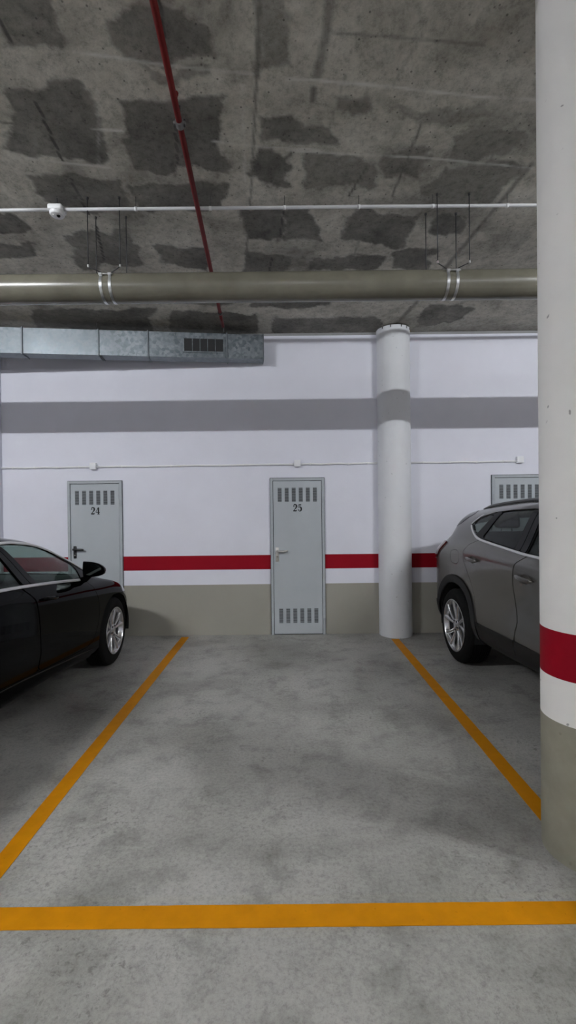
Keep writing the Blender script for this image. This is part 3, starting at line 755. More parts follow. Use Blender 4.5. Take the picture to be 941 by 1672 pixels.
# ------------------------------------------------------------------ cars: lofted shells cut into panels
class Body:
    """right half of a car shell: s forward, d inwards from the outer side plane, z up"""
    KN = 9
    def __init__(self, W, S, keyZ, keyD, plan, segs=(2, 4, 7, 9, 6, 12, 4, 9)):
        self.W = W; self.keyZ = keyZ; self.keyD = keyD; self.plan = plan; self.segs = segs
        self.S = np.array(S); V = []
        for k, n in enumerate(segs): V += [k + q / n for q in range(n)]
        V.append(len(segs)); self.V = np.array(V)
        self.P = np.array([self.section(s) for s in self.S])          # (ns, nv, 3) columns s,d,z
        self.C = self.P.copy(); self.C[..., 1] = -(self.W - self.P[..., 1])    # x, y, z local
        du = np.gradient(self.C, axis=0); dv = np.gradient(self.C, axis=1)
        n = np.cross(du, dv); n /= (np.linalg.norm(n, axis=-1, keepdims=True) + 1e-12)
        self.Nrm = n
        mid = n[len(S) // 2, np.searchsorted(self.V, 3.0)]
        if mid[1] > 0: self.Nrm = -self.Nrm
        self.flip = mid[1] > 0
    def kv(self, tab, s): return float(pchip([t[0] for t in tab], [t[1] for t in tab], s)) if isinstance(tab, list) else tab
    def section(self, s):
        d0 = self.kv(self.plan, s)
        Z = np.array([self.kv(t, s) for t in self.keyZ]); D = np.array([self.kv(t, s) for t in self.keyD])
        D = d0 + D * (1 - d0 / self.W)
        ch = np.concatenate([[0], np.cumsum(np.hypot(np.diff(D), np.diff(Z)) + 1e-4)])
        t = np.interp(self.V, np.arange(len(Z)), ch)
        return np.stack([np.full_like(t, s), pchip(ch, D, t), pchip(ch, Z, t)], -1)
    def at(self, s, z, vmax=6.3, vmin=1.0):
        """point and outward normal on the side at length s and height z"""
        i = np.interp(s, self.S, np.arange(len(self.S))); i0 = min(int(i), len(self.S) - 2); f = i - i0
        C = self.C[i0] * (1 - f) + self.C[i0 + 1] * f; Nn = self.Nrm[i0] * (1 - f) + self.Nrm[i0 + 1] * f
        m = (self.V <= vmax) & (self.V >= vmin); zz = C[m][:, 2]; o = np.argsort(zz)
        p = np.array([np.interp(z, zz[o], C[m][o][:, k]) for k in range(3)]); n = np.array([np.interp(z, zz[o], Nn[m][o][:, k]) for k in range(3)])
        p[0] = s
        return Vector(p), Vector(n).normalized()
    def panel(self, phi, off=0., thick=.012, disp=None):
        """clip the shell to phi <= 0; returns bmesh with outer face, inner face and rim"""
        ns, nv = phi.shape
        A = self.C.reshape(-1, 3); Nn = self.Nrm.reshape(-1, 3); F = phi.reshape(-1)
        verts = []; nrm = []; ph = []; vid = {}; eid = {}; polys = []
        ins = phi <= 0
        q = ins[:-1, :-1] | ins[1:, :-1] | ins[1:, 1:] | ins[:-1, 1:]
        def vv(i):
            if i not in vid: vid[i] = len(verts); verts.append(A[i]); nrm.append(Nn[i]); ph.append(F[i])
            return vid[i]
        def ee(i, j):
            k = (i, j) if i < j else (j, i)
            if k not in eid:
                t = F[k[0]] / (F[k[0]] - F[k[1]]); t = min(max(t, .002), .998)
                eid[k] = len(verts); verts.append(A[k[0]] * (1 - t) + A[k[1]] * t); nrm.append(Nn[k[0]] * (1 - t) + Nn[k[1]] * t); ph.append(0.)
            return eid[k]
        for i, j in zip(*np.nonzero(q)):
            c = [i * nv + j, (i + 1) * nv + j, (i + 1) * nv + j + 1, i * nv + j + 1]
            if not self.flip: c.reverse()
            out = []
            for a, b in zip(c, c[1:] + c[:1]):
                ia, ib = F[a] <= 0, F[b] <= 0
                if ia: out.append(vv(a))
                if ia != ib: out.append(ee(a, b))
            if len(out) >= 3: polys.append(out)
        bm = bmesh.new()
        if not polys: return bm
        V_ = np.array(verts); N_ = np.array(nrm); N_ /= np.linalg.norm(N_, axis=1, keepdims=True) + 1e-9
        o_ = off if disp is None else off + disp(np.array(ph))[:, None]
        O = V_ + N_ * o_; I = O - N_ * thick
        ov = [bm.verts.new(p) for p in O]; iv = [bm.verts.new(p) for p in I]
        cnt = {}
        for p in polys:
            f = None
            try: f = bm.faces.new([ov[k] for k in p])
            except ValueError: continue
            f.smooth = True
            try: f2 = bm.faces.new([iv[k] for k in reversed(p)]); f2.smooth = True
            except ValueError: pass
            for a, b in zip(p, p[1:] + p[:1]):
                cnt[(a, b)] = 1
        for (a, b) in list(cnt):
            if (b, a) not in cnt:
                q4 = [bm.verts.new(O[b]), bm.verts.new(O[a]), bm.verts.new(I[a]), bm.verts.new(I[b])]
                try: bm.faces.new(q4)
                except ValueError: pass
        return bm

def mirror_bm(bm):
    b = bm.copy()
    for v in b.verts: v.co.y = -v.co.y
    bmesh.ops.reverse_faces(b, faces=b.faces); return b

def both(bm):
    """shell part that spans the centre line: right half plus its mirror in one mesh"""
    me = bpy.data.meshes.new('tmp'); b2 = mirror_bm(bm); b2.to_mesh(me); b2.free(); bm.from_mesh(me); bpy.data.meshes.remove(me)
    for f in bm.faces: pass
    return bm

def islands(bm):
    bm.verts.ensure_lookup_table(); n = len(bm.verts); seen = [-1] * n; k = 0
    key = {}
    for v in bm.verts:      # rim vertices coincide with face vertices: join by position
        key.setdefault((round(v.co.x, 5), round(v.co.y, 5), round(v.co.z, 5)), []).append(v.index)
    bm.verts.index_update()
    adj = [[] for _ in range(n)]
    for e in bm.edges: a, b = e.verts[0].index, e.verts[1].index; adj[a].append(b); adj[b].append(a)
    for g in key.values():
        for a, b in zip(g, g[1:]): adj[a].append(b); adj[b].append(a)
    for i in range(n):
        if seen[i] >= 0: continue
        st = [i]; seen[i] = k
        while st:
            a = st.pop()
            for b in adj[a]:
                if seen[b] < 0: seen[b] = k; st.append(b)
        k += 1
    out = []
    for q in range(k):
        b = bm.copy(); b.verts.ensure_lookup_table(); bmesh.ops.delete(b, geom=[v for v in b.verts if seen[v.index] != q], context='VERTS')
        if len(b.faces) > 3: out.append(b)
        else: b.free()
    return out

def put_split(bm, name, m, parent, sides='R'):
    r = []
    for b in islands(bm): r += put(b, name, m, parent, sides)
    bm.free(); return r

def put(bm, name, m, parent, sides='R', smooth=True):
    r = []
    if sides == 'C':
        both(bm); me = bpy.data.meshes.new(name); bm.to_mesh(me); bm.free(); me.materials.append(m); return [link(name, me, parent)]
    for s in sides:
        b = bm if s == 'R' else mirror_bm(bm)
        me = bpy.data.meshes.new(name); b.to_mesh(me); me.materials.append(m)
        if b is not bm: b.free()
        r.append(link(name, me, parent))
    bm.free(); return r

def strip(B, path, w, h, off=0., n_up=None, taper=True):
    """bright moulding that follows the body along (s,z) points"""
    bm = bmesh.new(); pts = [B.at(*p) for p in path]; pr = None; K = len(pts)
    for i, (p, n) in enumerate(pts):
        t = (pts[min(i + 1, K - 1)][0] - pts[max(i - 1, 0)][0]).normalized(); u = n.cross(t).normalized()
        k = 1.
        if taper: k = min(1., .25 + 8. * min(i, K - 1 - i) / K)
        ring = []
        for a, b in ((-.5, -.002), (-.5, .45), (-.32, .85), (0, 1.), (.32, .85), (.5, .45), (.5, -.002)):
            ring.append(bm.verts.new(p + n * off + u * a * w * k + n * b * h))
        if pr:
            for q in range(6):
                f = bm.faces.new((pr[q], pr[q + 1], ring[q + 1], ring[q])); f.smooth = True
        pr = ring
    return fix_normals(bm)

def make_wheel(parent, s, y, R, Rr, width, pairs=5, steer=0., side=-1, curve=0., visible=True):
    """side=-1: outer face looks towards -y. y is the outer face position"""
    w = empty('wheel', (s, y, R), steer); w.parent = parent
    o = -side; hw = width
    bm = bmesh.new()
    prof = [(Rr * .985, .010), (Rr + .008, .004), (Rr + (R - Rr) * .35, 0.), (Rr + (R - Rr) * .62, .001), (R - .020, .010), (R - .008, .020), (R, .034)]
    for k, yy in enumerate(np.linspace(.045, hw - .045, 9)): prof += [(R, yy - .006), (R, yy + .004), (R - .006, yy + .005), (R - .006, yy + .009)]
    prof += [(R, hw - .034), (R - .008, hw - .02), (R - .020, hw - .01), (Rr + .008, hw), (Rr * .985, hw - .01)]
    add_lathe(bm, [(r, h * o) for r, h in prof], 'Y', 72); fix_normals(bm)
    t = obj('tyre', bm, M['tyre'], w, smooth=True, flat_angle=50)
    bm = bmesh.new()
    prof = [(Rr + .004, .001), (Rr + .003, -.004), (Rr - .006, -.004), (Rr - .016, .010), (Rr - .022, .045), (Rr - .035, .09), (Rr - .04, hw - .02)]
    add_lathe(bm, [(r, h * o) for r, h in prof], 'Y', 72, mi=[0, 0, 0, 0, 1, 1]); fix_normals(bm)
    rim = obj('rim', bm, [M['alloy'], M['alloy_dark']], w, smooth=True)
    # spokes in pairs
    for k in range(pairs):
        a0 = 2 * PI * k / pairs + .31
        for s2 in (-1, 1):
            bm = bmesh.new(); pr = None; n = 10
            for q in range(n + 1):
                u = q / n; r = .030 + (Rr - .012 - .030) * u
                spread = (.17 + .13 * u) * (1 if pairs == 5 else .9)
                a = a0 + s2 * spread + curve * u * u
                ww = (.0115 + .0065 * u + .010 * max(0, u - .75)) ; dep = .024 - .022 * u ** 1.4 if True else 0
                c, sn = math.cos(a), math.sin(a); px, pz = -sn, c
                ring = []
                for (e, hh) in ((-1, .034), (-1, .010), (-.72, .001), (0, -.003), (.72, .001), (1, .010), (1, .034)):
                    ring.append(bm.verts.new((r * c + px * e * ww, (dep + hh) * o, r * sn + pz * e * ww)))
                if pr:
                    for z in range(6): bm.faces.new((pr[z], pr[z + 1], ring[z + 1], ring[z]))
                    bm.faces.new((pr[6], pr[0], ring[0], ring[6]))
                else: bm.faces.new(ring)
                pr = ring
            bm.faces.new(pr); fix_normals(bm); obj('spoke', bm, M['alloy'], w, smooth=True, flat_angle=60)
    bm = bmesh.new(); add_lathe(bm, [(r, h * o) for r, h in [(.062, .05), (.060, .022), (.050, .015), (.036, .014), (.032, .010), (.020, .008), (0, .008)]], 'Y', 32); fix_normals(bm)
    obj('hub_cap', bm, M['alloy'], w, smooth=True)
    for k in range(5):
        bm = bmesh.new(); a = 2 * PI * k / 5 + .31 + PI / 5; add_lathe(bm, [(r, h * o) for r, h in [(.0105, .03), (.0105, .012), (.006, .010), (0, .010)]], 'Y', 8, (.046 * math.cos(a), 0, .046 * math.sin(a)))
        fix_normals(bm); obj('wheel_bolt', bm, M['alloy_dark'], w)
    bm = bmesh.new(); add_lathe(bm, [(r, h * o) for r, h in [(.02, .085), (Rr * .72, .085), (Rr * .72, .105), (.02, .105)]], 'Y', 48, closed=True); fix_normals(bm)
    obj('brake_disc', bm, M['disc'], w, smooth=True)
    bm = bmesh.new(); add_box(bm, -.05, .05, .0, .05, -.13, .13, .012)
    for v in bm.verts: v.co = Vector((v.co.x + Rr * .58, (v.co.y + .06) * o, v.co.z * .8))
    obj('brake_caliper', bm, M['alloy_dark'], w, smooth=True)
    return w

def wheel_well(B, parent, s, z, R, W, sides='RL', depth=.30, d0=.02):
    bm = bmesh.new(); n = 36; prev = None
    for k in range(n + 1):
        a = math.radians(-14 + 208 * k / n); x, zz = s + R * math.cos(a), z + R * math.sin(a)
        zz = max(zz, .12)
        cur = [bm.verts.new((x, -(W - d0), zz)), bm.verts.new((x, -(W - d0 - depth), zz)), bm.verts.new((s, -(W - d0 - depth), z))]
        if prev:
            bm.faces.new((prev[0], prev[1], cur[1], cur[0])); bm.faces.new((prev[1], prev[2], cur[2], cur[1]))
        prev = cur
    bmesh.ops.remove_doubles(bm, verts=bm.verts, dist=1e-5)
    return put(bm, 'wheel_well', M['well'], parent, sides)

def seat(parent, x, y, z, w, name='seat', hr=True, bench=False, lean=.22, back_h=.56):
    def rot(bm, a, px, pz):
        for v in bm.verts:
            dx, dz = v.co.x - px, v.co.z - pz; v.co.x = px + dx * math.cos(a) - dz * math.sin(a) * -1 * -1; v.co.z = pz + dz * math.cos(a) + dx * math.sin(a)
        return bm
    st = obj(name, box_bm(x, x + .48, y - w / 2, y + w / 2, z, z + .16, bev=.05, seg=3), M['seat'], parent, smooth=True)
    bm = box_bm(x - .02, x + .12, y - w / 2, y + w / 2, z + .10, z + .10 + back_h, bev=.05, seg=3)
    for v in bm.verts: v.co.x -= (v.co.z - z - .1) * lean
    obj('seat_back', bm, M['seat'], st, smooth=True)
    ys = [y] if not bench else [y - w * .32, y + w * .32]
    if hr:
        for yy in ys:
            bm = box_bm(x + .0, x + .085, yy - .12, yy + .12, z + .13 + back_h, z + .30 + back_h, bev=.035, seg=3)
            for v in bm.verts: v.co.x -= (v.co.z - z - .1) * lean * .95
            add_tube(bm, [(x + .04 - (back_h) * lean, yy - .05, z + .05 + back_h), (x + .04 - (back_h + .1) * lean, yy - .05, z + .18 + back_h)], .006, 8)
            add_tube(bm, [(x + .04 - (back_h) * lean, yy + .05, z + .05 + back_h), (x + .04 - (back_h + .1) * lean, yy + .05, z + .18 + back_h)], .006, 8)
            obj('headrest', bm, M['seat'], st, smooth=True)
    return st

def steering_wheel(parent, x, y, z, r=.175, tilt=.42):
    bm = bmesh.new(); n = 36; ring = []
    for k in range(n + 1):
        a = 2 * PI * k / n; ring.append((0 + math.sin(tilt) * r * math.sin(a), r * math.cos(a), math.cos(tilt) * r * math.sin(a)))
    add_tube(bm, [(x + p[0], y + p[1], z + p[2]) for p in ring], .015, 10, False)
    for a in (200, -20, 270):
        aa = math.radians(a); p = (math.sin(tilt) * r * math.sin(aa), r * math.cos(aa), math.cos(tilt) * r * math.sin(aa))
        add_tube(bm, [(x + .02, y, z), (x + p[0], y + p[1], z + p[2])], .014, 8)
    add_lathe(bm, [(0, -.03), (.06, -.02), (.06, .03), (.03, .06), (.03, .25)], 'X', 20, (x, y, z))
    fix_normals(bm); return obj('steering_wheel', bm, M['cabin'], parent, smooth=True)

def handle(B, parent, s0, z0, s1, z1, m, name='door_handle', h=.032, out=.034):
    bm = bmesh.new(); K = 14; pr = None
    for k in range(K + 1):
        u = k / K; p, n = B.at(s0 + (s1 - s0) * u, z0 + (z1 - z0) * u)
        lift = .006 + out * (math.sin(PI * u) ** .45) * .85
        hh = h * (.55 + .45 * math.sin(PI * min(1, max(0, u))) ** .5) / 2
        if k in (0, K): hh *= .4
        c = p + n * lift; ring = []
        for q in range(10):
            a = 2 * PI * q / 10; ring.append(bm.verts.new(c + Vector((0, 0, 1)) * math.cos(a) * hh + n * math.sin(a) * .0095))
        if pr:
            for q in range(10): bm.faces.new((pr[q], pr[(q + 1) % 10], ring[(q + 1) % 10], ring[q]))
        else: bm.faces.new(ring)
        pr = ring
    bm.faces.new(pr)
    for u in (.12, .88):
        p, n = B.at(s0 + (s1 - s0) * u, z0 + (z1 - z0) * u); add_tube(bm, [p - n * .004, p + n * .024], .010, 10)
    fix_normals(bm); return put(bm, name, m, parent, 'R')[0]

def dist2(B, s, z): return np.hypot(B.P[..., 0] - s, B.P[..., 2] - z)
def sdfP(B, poly): return sdf_poly(poly, B.P[..., 0], B.P[..., 2])

# ------------------------------------------------------------------ black sedan (nose to the wall)
def sedan():
    W = .875
    S = np.unique(np.concatenate([np.linspace(-3.42, -3.25, 14), np.linspace(-3.25, -1.7, 60), np.linspace(-1.7, .2, 130), np.linspace(.2, .62, 40), np.linspace(.62, .765, 22)]))
    sill = [(-3.42, .42), (-3.0, .29), (-1.65, .262), (-1.26, .258), (-.77, .240), (-.45, .208), (.3, .19), (.765, .30)]
    crease = [(-3.42, .46), (-2.9, .43), (-1.66, .400), (-.79, .330), (-.3, .29), (.4, .27), (.765, .33)]
    wide = [(-3.42, .6), (-2.4, .66), (-1.2, .62), (0, .58), (.4, .50), (.765, .38)]
    sh = [(-3.42, .78), (-2.4, .90), (-1.6, .885), (-1.0, .845), (-.4, .795), (0, .755), (.3, .66), (.5, .57), (.765, .42)]
    belt = [(-3.42, .86), (-3.0, .97), (-2.3, 1.025), (-1.56, .993), (-1.1, .962), (-.76, .929), (-.5, .902), (-.27, .868), (.05, .815), (.15, .785), (.32, .725), (.45, .665), (.6, .58), (.765, .44)]
    cant = [(-3.42, .875), (-3.1, .96), (-2.75, 1.07), (-2.3, 1.21), (-1.8, 1.283), (-1.35, 1.293), (-1.17, 1.279), (-.995, 1.250), (-.81, 1.194), (-.655, 1.132), (-.5, 1.057), (-.36, .980), (-.22, .900), (-.05, .852), (.15, .80), (.32, .742), (.45, .685), (.6, .60), (.765, .445)]
    redge = [(-3.42, .88), (-3.1, .97), (-2.75, 1.10), (-2.3, 1.25), (-1.8, 1.325), (-1.35, 1.328), (-1.07, 1.300), (-.81, 1.232), (-.5, 1.105), (-.25, .975), (-.08, .890), (.1, .840), (.32, .775), (.5, .69), (.62, .60), (.765, .45)]
    cen = [(-3.42, .885), (-3.1, .98), (-2.75, 1.115), (-2.3, 1.268), (-1.8, 1.345), (-1.35, 1.345), (-1.05, 1.312), (-.8, 1.245), (-.5, 1.125), (-.2, .985), (0., .890), (.1, .862), (.4, .79), (.6, .68), (.7, .58), (.765, .455)]
    under = [(t, z - .01) for t, z in sill]
    keyD = [.30, .055, .012, .0, .012, [(-3.42, .10), (-2.3, .075), (-.6, .065), (-.2, .075), (.2, .06), (.765, .06)],
            [(-3.42, .16), (-2.3, .205), (-.7, .20), (-.5, .17), (-.36, .145), (-.22, .125), (.1, .13), (.765, .13)],
            [(-3.42, .3), (-2, .34), (-.7, .34), (-.3, .30), (0, .33), (.765, .34)], W]
    plan = [(-3.42, W), (-3.38, .55), (-3.3, .26), (-3.15, .10), (-2.9, .03), (-2.5, .0), (-1., .0), (.18, .0), (.3, .014), (.4, .045), (.5, .115), (.6, .25), (.68, .45), (.735, .67), (.765, W)]
    B = Body(W, S, [under, sill, crease, wide, sh, belt, cant, redge, cen], keyD, plan)
    a = math.radians(2.5)
    O1 = Vector((-1.70, 4.42, 0)); n1 = Vector((math.cos(a), -math.sin(a), 0))
    car = empty('sedan_car', O1 - n1 * W, math.radians(90 - 2.5))
    tag(car, 'glossy black sedan parked nose to the wall on the left', 'car')
    s_, d_, z_ = B.P[..., 0], B.P[..., 1], B.P[..., 2]; v_ = np.broadcast_to(B.V, s_.shape)
    hubF, hubR = .025, -2.43; R = .325; ARC = .352
    arch = np.minimum(np.maximum(dist2(B, hubF, .335) - ARC, v_ - 5.), np.maximum(dist2(B, hubR, .335) - ARC, v_ - 5.))
    def side(p): return np.maximum(p, v_ - 6.6)
    # daylight opening
    dlo_top = [(-2.85, 1.055), (-2.6, 1.13), (-2.3, 1.195), (-1.8, 1.268), (-1.35, 1.279), (-1.17, 1.265), (-.995, 1.236), (-.81, 1.181), (-.655, 1.119), (-.5, 1.045), (-.39, .985), (-.30, .935)]
    dlo_bot = [(-.33, .905), (-.5, .912), (-.76, .940), (-1.1, .972), (-1.56, 1.004), (-2.3, 1.03), (-2.75, 1.035)]
    dlo = dlo_top + dlo_bot
    dl = side(sdfP(B, dlo))
    fg = [(-1.385, 1.268), (-1.17, 1.256), (-.995, 1.227), (-.81, 1.171), (-.655, 1.108), (-.53, 1.047), (-.495, .995), (-.50, .922), (-.76, .949), (-1.145, .981)]
    rg = [(-1.485, 1.264), (-1.8, 1.256), (-2.2, 1.20), (-2.28, 1.10), (-2.25, 1.038), (-1.56, 1.013), (-1.31, 1.000)]
    qg = [(-2.34, 1.165), (-2.6, 1.105), (-2.74, 1.052), (-2.32, 1.044)]
    gf, gr, gq = [side(sdfP(B, p)) for p in (fg, rg, qg)]
    glasses = np.minimum(np.minimum(gf, gr), gq)
    # windscreens
    cx = (W - d_) / W
    ws = np.maximum(np.maximum((6.55 - v_) * .12, s_ - (-.03 - .16 * cx ** 2)), (-.93 - .07 * cx ** 2) - s_)
    rw = np.maximum(np.maximum((6.6 - v_) * .12, s_ - (-2.02 + .03 * cx ** 2)), -2.88 - s_)
    hood = np.maximum(np.maximum((5.75 - v_) * .10, (.035 - .15 * cx ** 2) - s_), s_ - .60)
    # doors
    fd = smooth_poly([(-1.345, .985), (-1.30, .94), (-1.255, .88), (-1.237, .80), (-1.230, .62), (-1.222, .50), (-1.245, .405), (-1.22, .372)], 4, False) + [(-.79, .345), (-.55, .335), (-.44, .36), (-.375, .44), (-.335, .53), (-.325, .62), (-.335, .71), (-.40, .83), (-.47, .893), (-.5, .905), (-.76, .933), (-1.1, .965)]
    rd = [(-1.353, .985), (-1.308, .94), (-1.263, .88), (-1.245, .80), (-1.238, .62), (-1.230, .50), (-1.253, .405), (-1.23, .375), (-1.66, .41), (-1.95, .425), (-2.10, .60), (-2.3, .78), (-2.40, .93), (-2.36, 1.022), (-1.56, .997)]
    fdp, rdp = side(sdfP(B, fd)) + .0022, side(sdfP(B, rd)) + .0022
    hl = np.maximum(sdfP(B, smooth_poly([(.20, .705), (.30, .735), (.42, .690), (.60, .615), (.66, .54), (.55, .535), (.40, .575), (.26, .645)], 4)), v_ - 6.)
    fb = np.maximum(sdfP(B, [(.33, .56), (.42, .56), (.8, .53), (.8, .1), (.2, .1), (.30, .35)]), v_ - 6.2) + .002
    cut = np.minimum.reduce([fdp - .004, rdp - .004, dl, ws, rw, hood - .003, hl, arch, fb - .003])
    shell = put(B.panel(-cut, thick=.010), 'body_shell', M['black_car'], car, 'C')[0]
    put(B.panel(np.maximum(fdp, -arch)), 'front_door', M['black_car'], car, 'RL')
    put(B.panel(np.maximum(rdp, -arch)), 'rear_door', M['black_car'], car, 'RL')
    put(B.panel(np.maximum(np.maximum(fb, -arch), -hl)), 'front_bumper', M['black_car'], car, 'C')
    put(B.panel(hood, thick=.010), 'bonnet', M['black_car'], car, 'C')
    put(B.panel(hl, off=-.001), 'headlight', M['lamp_lens'], car, 'RL')
    put_split(B.panel(np.maximum(dl, -glasses), off=-.003, thick=.014), 'window_frame', M['satin_black'], car, 'RL')
    put(B.panel(gf - .004, off=-.008, thick=.004), 'front_door_glass', M['glass'], car, 'RL')
    put(B.panel(gr - .004, off=-.008, thick=.004), 'rear_door_glass', M['glass'], car, 'RL')
    put(B.panel(gq - .004, off=-.008, thick=.004), 'quarter_glass', M['glass'], car, 'RL')
    put(B.panel(ws, off=-.002, thick=.005), 'windscreen', M['glass'], car, 'C')
    put(B.panel(rw, off=-.002, thick=.005), 'rear_window', M['glass'], car, 'C')
    pil = [(-1.490, 1.266), (-1.390, 1.271), (-1.150, .982), (-1.305, .996)]
    put(B.panel(side(sdfP(B, [(-1.435, 1.268), (-1.388, 1.269), (-1.150, .983), (-1.222, .990)])), off=.002, thick=.008), 'door_pillar', M['gloss_black'], car, 'RL')
    put(B.panel(side(sdfP(B, [(-1.487, 1.266), (-1.440, 1.268), (-1.228, .991), (-1.308, .998)])), off=.002, thick=.008), 'door_pillar', M['gloss_black'], car, 'RL')
    for sd in 'RL':
        top = strip(B, smooth_poly([(-2.83, 1.066)] + [(x, z + .006) for x, z in dlo_top[1:-1]] + [(-.315, .945)], 5, False), .024, .010)
        put(top, 'roof_trim', M['chrome'], car, sd)
        bot = strip(B, smooth_poly([(x, z - .006) for x, z in reversed(dlo_bot)], 5, False), .022, .006)
        put(bot, 'belt_trim', M['chrome'], car, sd)
        put(strip(B, [(x, float(pchip([t[0] for t in crease], [t[1] for t in crease], x)) - .012) for x in np.linspace(-2.02, -.42, 40)], .010, .004), 'sill_trim', M['gloss_black'], car, sd)
    handle(B, car, -1.19, .872, -1.01, .846, M['gloss_black'], h=.026)
    # front mirror on the visible side and its twin
    for sd in (-1, 1):
        p, n = B.at(-.545, .93); p = Vector((p.x, p.y, .935))
        bm = bmesh.new(); K = 15; pr = None
        for k in range(K + 1):
            u = k / K
            yy = -.045 - .19 * u
            up_ = .072 * (1 - .25 * u ** 3) * (math.sqrt(max(0, 1 - u ** 4)) * .94 + .06); dn = .060 * (math.sqrt(max(0, 1 - u ** 2.4)) * .95 + .05)
            dep = .085 * (math.sqrt(max(0, 1 - u ** 3)) * .93 + .07); ring = []
            zc = .062 - .012 * u
            for q in range(20):
                a_ = 2 * PI * q / 20; cx_, cz_ = math.cos(a_), math.sin(a_)
                x = cx_ * dep if cx_ > 0 else cx_ * .016
                z = (up_ if cz_ > 0 else dn) * (abs(cz_) ** .75) * (1 if cz_ > 0 else -1)
                ring.append(bm.verts.new((p.x + x, (p.y + yy), p.z + zc + z)))
            if pr:
                for q in range(20): bm.faces.new((pr[q], pr[(q + 1) % 20], ring[(q + 1) % 20], ring[q]))
            else: bm.faces.new(ring)
            pr = ring
        bm.faces.new(pr)
        # stalk
        add_tube(bm, [(p.x + .02, p.y + .012, p.z - .045), (p.x + .03, p.y - .05, p.z - .02), (p.x + .03, p.y - .10, p.z + .025)], [.030, .026, .022], 12)
        fix_normals(bm)
        hs = put(bm, 'door_mirror', M['black_car'], car, 'R' if sd < 0 else 'L')[0]
        bm = bmesh.new(); ring = []
        for q in range(28):
            a_ = 2 * PI * q / 28; yy = -.128 + .082 * math.copysign(abs(math.cos(a_)) ** .75, math.cos(a_)) ; zz = .062 + (.056 if math.sin(a_) > 0 else .046) * math.copysign(abs(math.sin(a_)) ** .8, math.sin(a_)) * (1 - .25 * (-(yy + .128) / .082 > 0) * abs((yy + .128) / .082))
            ring.append(bm.verts.new((p.x - .0175, p.y + yy, p.z + zz)))
        f = bm.faces.new(ring); r = bmesh.ops.extrude_face_region(bm, geom=[f])
        for v_2 in [g for g in r['geom'] if isinstance(g, bmesh.types.BMVert)]: v_2.co.x -= .003
        fix_normals(bm); put(bm, 'mirror_glass', M['mirror'], hs, 'R' if sd < 0 else 'L')
    for (hx, st) in ((hubF, math.radians(3.2)), (hubR, 0)):
        for sd in (-1, 1):
            make_wheel(car, hx, sd * (W - .012), R, .222, .205, 5, st, sd, curve=.05)
        wheel_well(B, car, hx, .335, ARC + .004, W)
    # cabin
    obj('cabin_floor', box_bm(-3.1, .0, -W + .12, W - .12, .30, .36), M['cabin'], car)
    bm = box_bm(-.52, -.08, -W + .13, W - .13, .62, .90, bev=.06, seg=3); obj('dashboard', bm, M['cabin'], car, smooth=True)
    steering_wheel(car, -.62, .36, .86, .17)
    for y in (-.36, .36): seat(car, -1.42, y, .42, .46)
    seat(car, -2.28, 0, .42, 1.2, 'rear_bench', True, True)
    bm = bmesh.new(); bmesh.ops.create_grid(bm, x_segments=10, y_segments=10, size=.5)
    for v in bm.verts: v.co = Vector((-1.5 + v.co.x * 1.0, v.co.y * 1.1, 1.305 - .06 * (v.co.y * 2) ** 4 * .3 - .02 * (v.co.x * 2) ** 2))
    obj('headliner', bm, M['headliner'], car)
    obj('underbody', box_bm(-3.2, .55, -W + .34, W - .34, .17, .24, bev=.02), M['well'], car)
    return car
sedan()

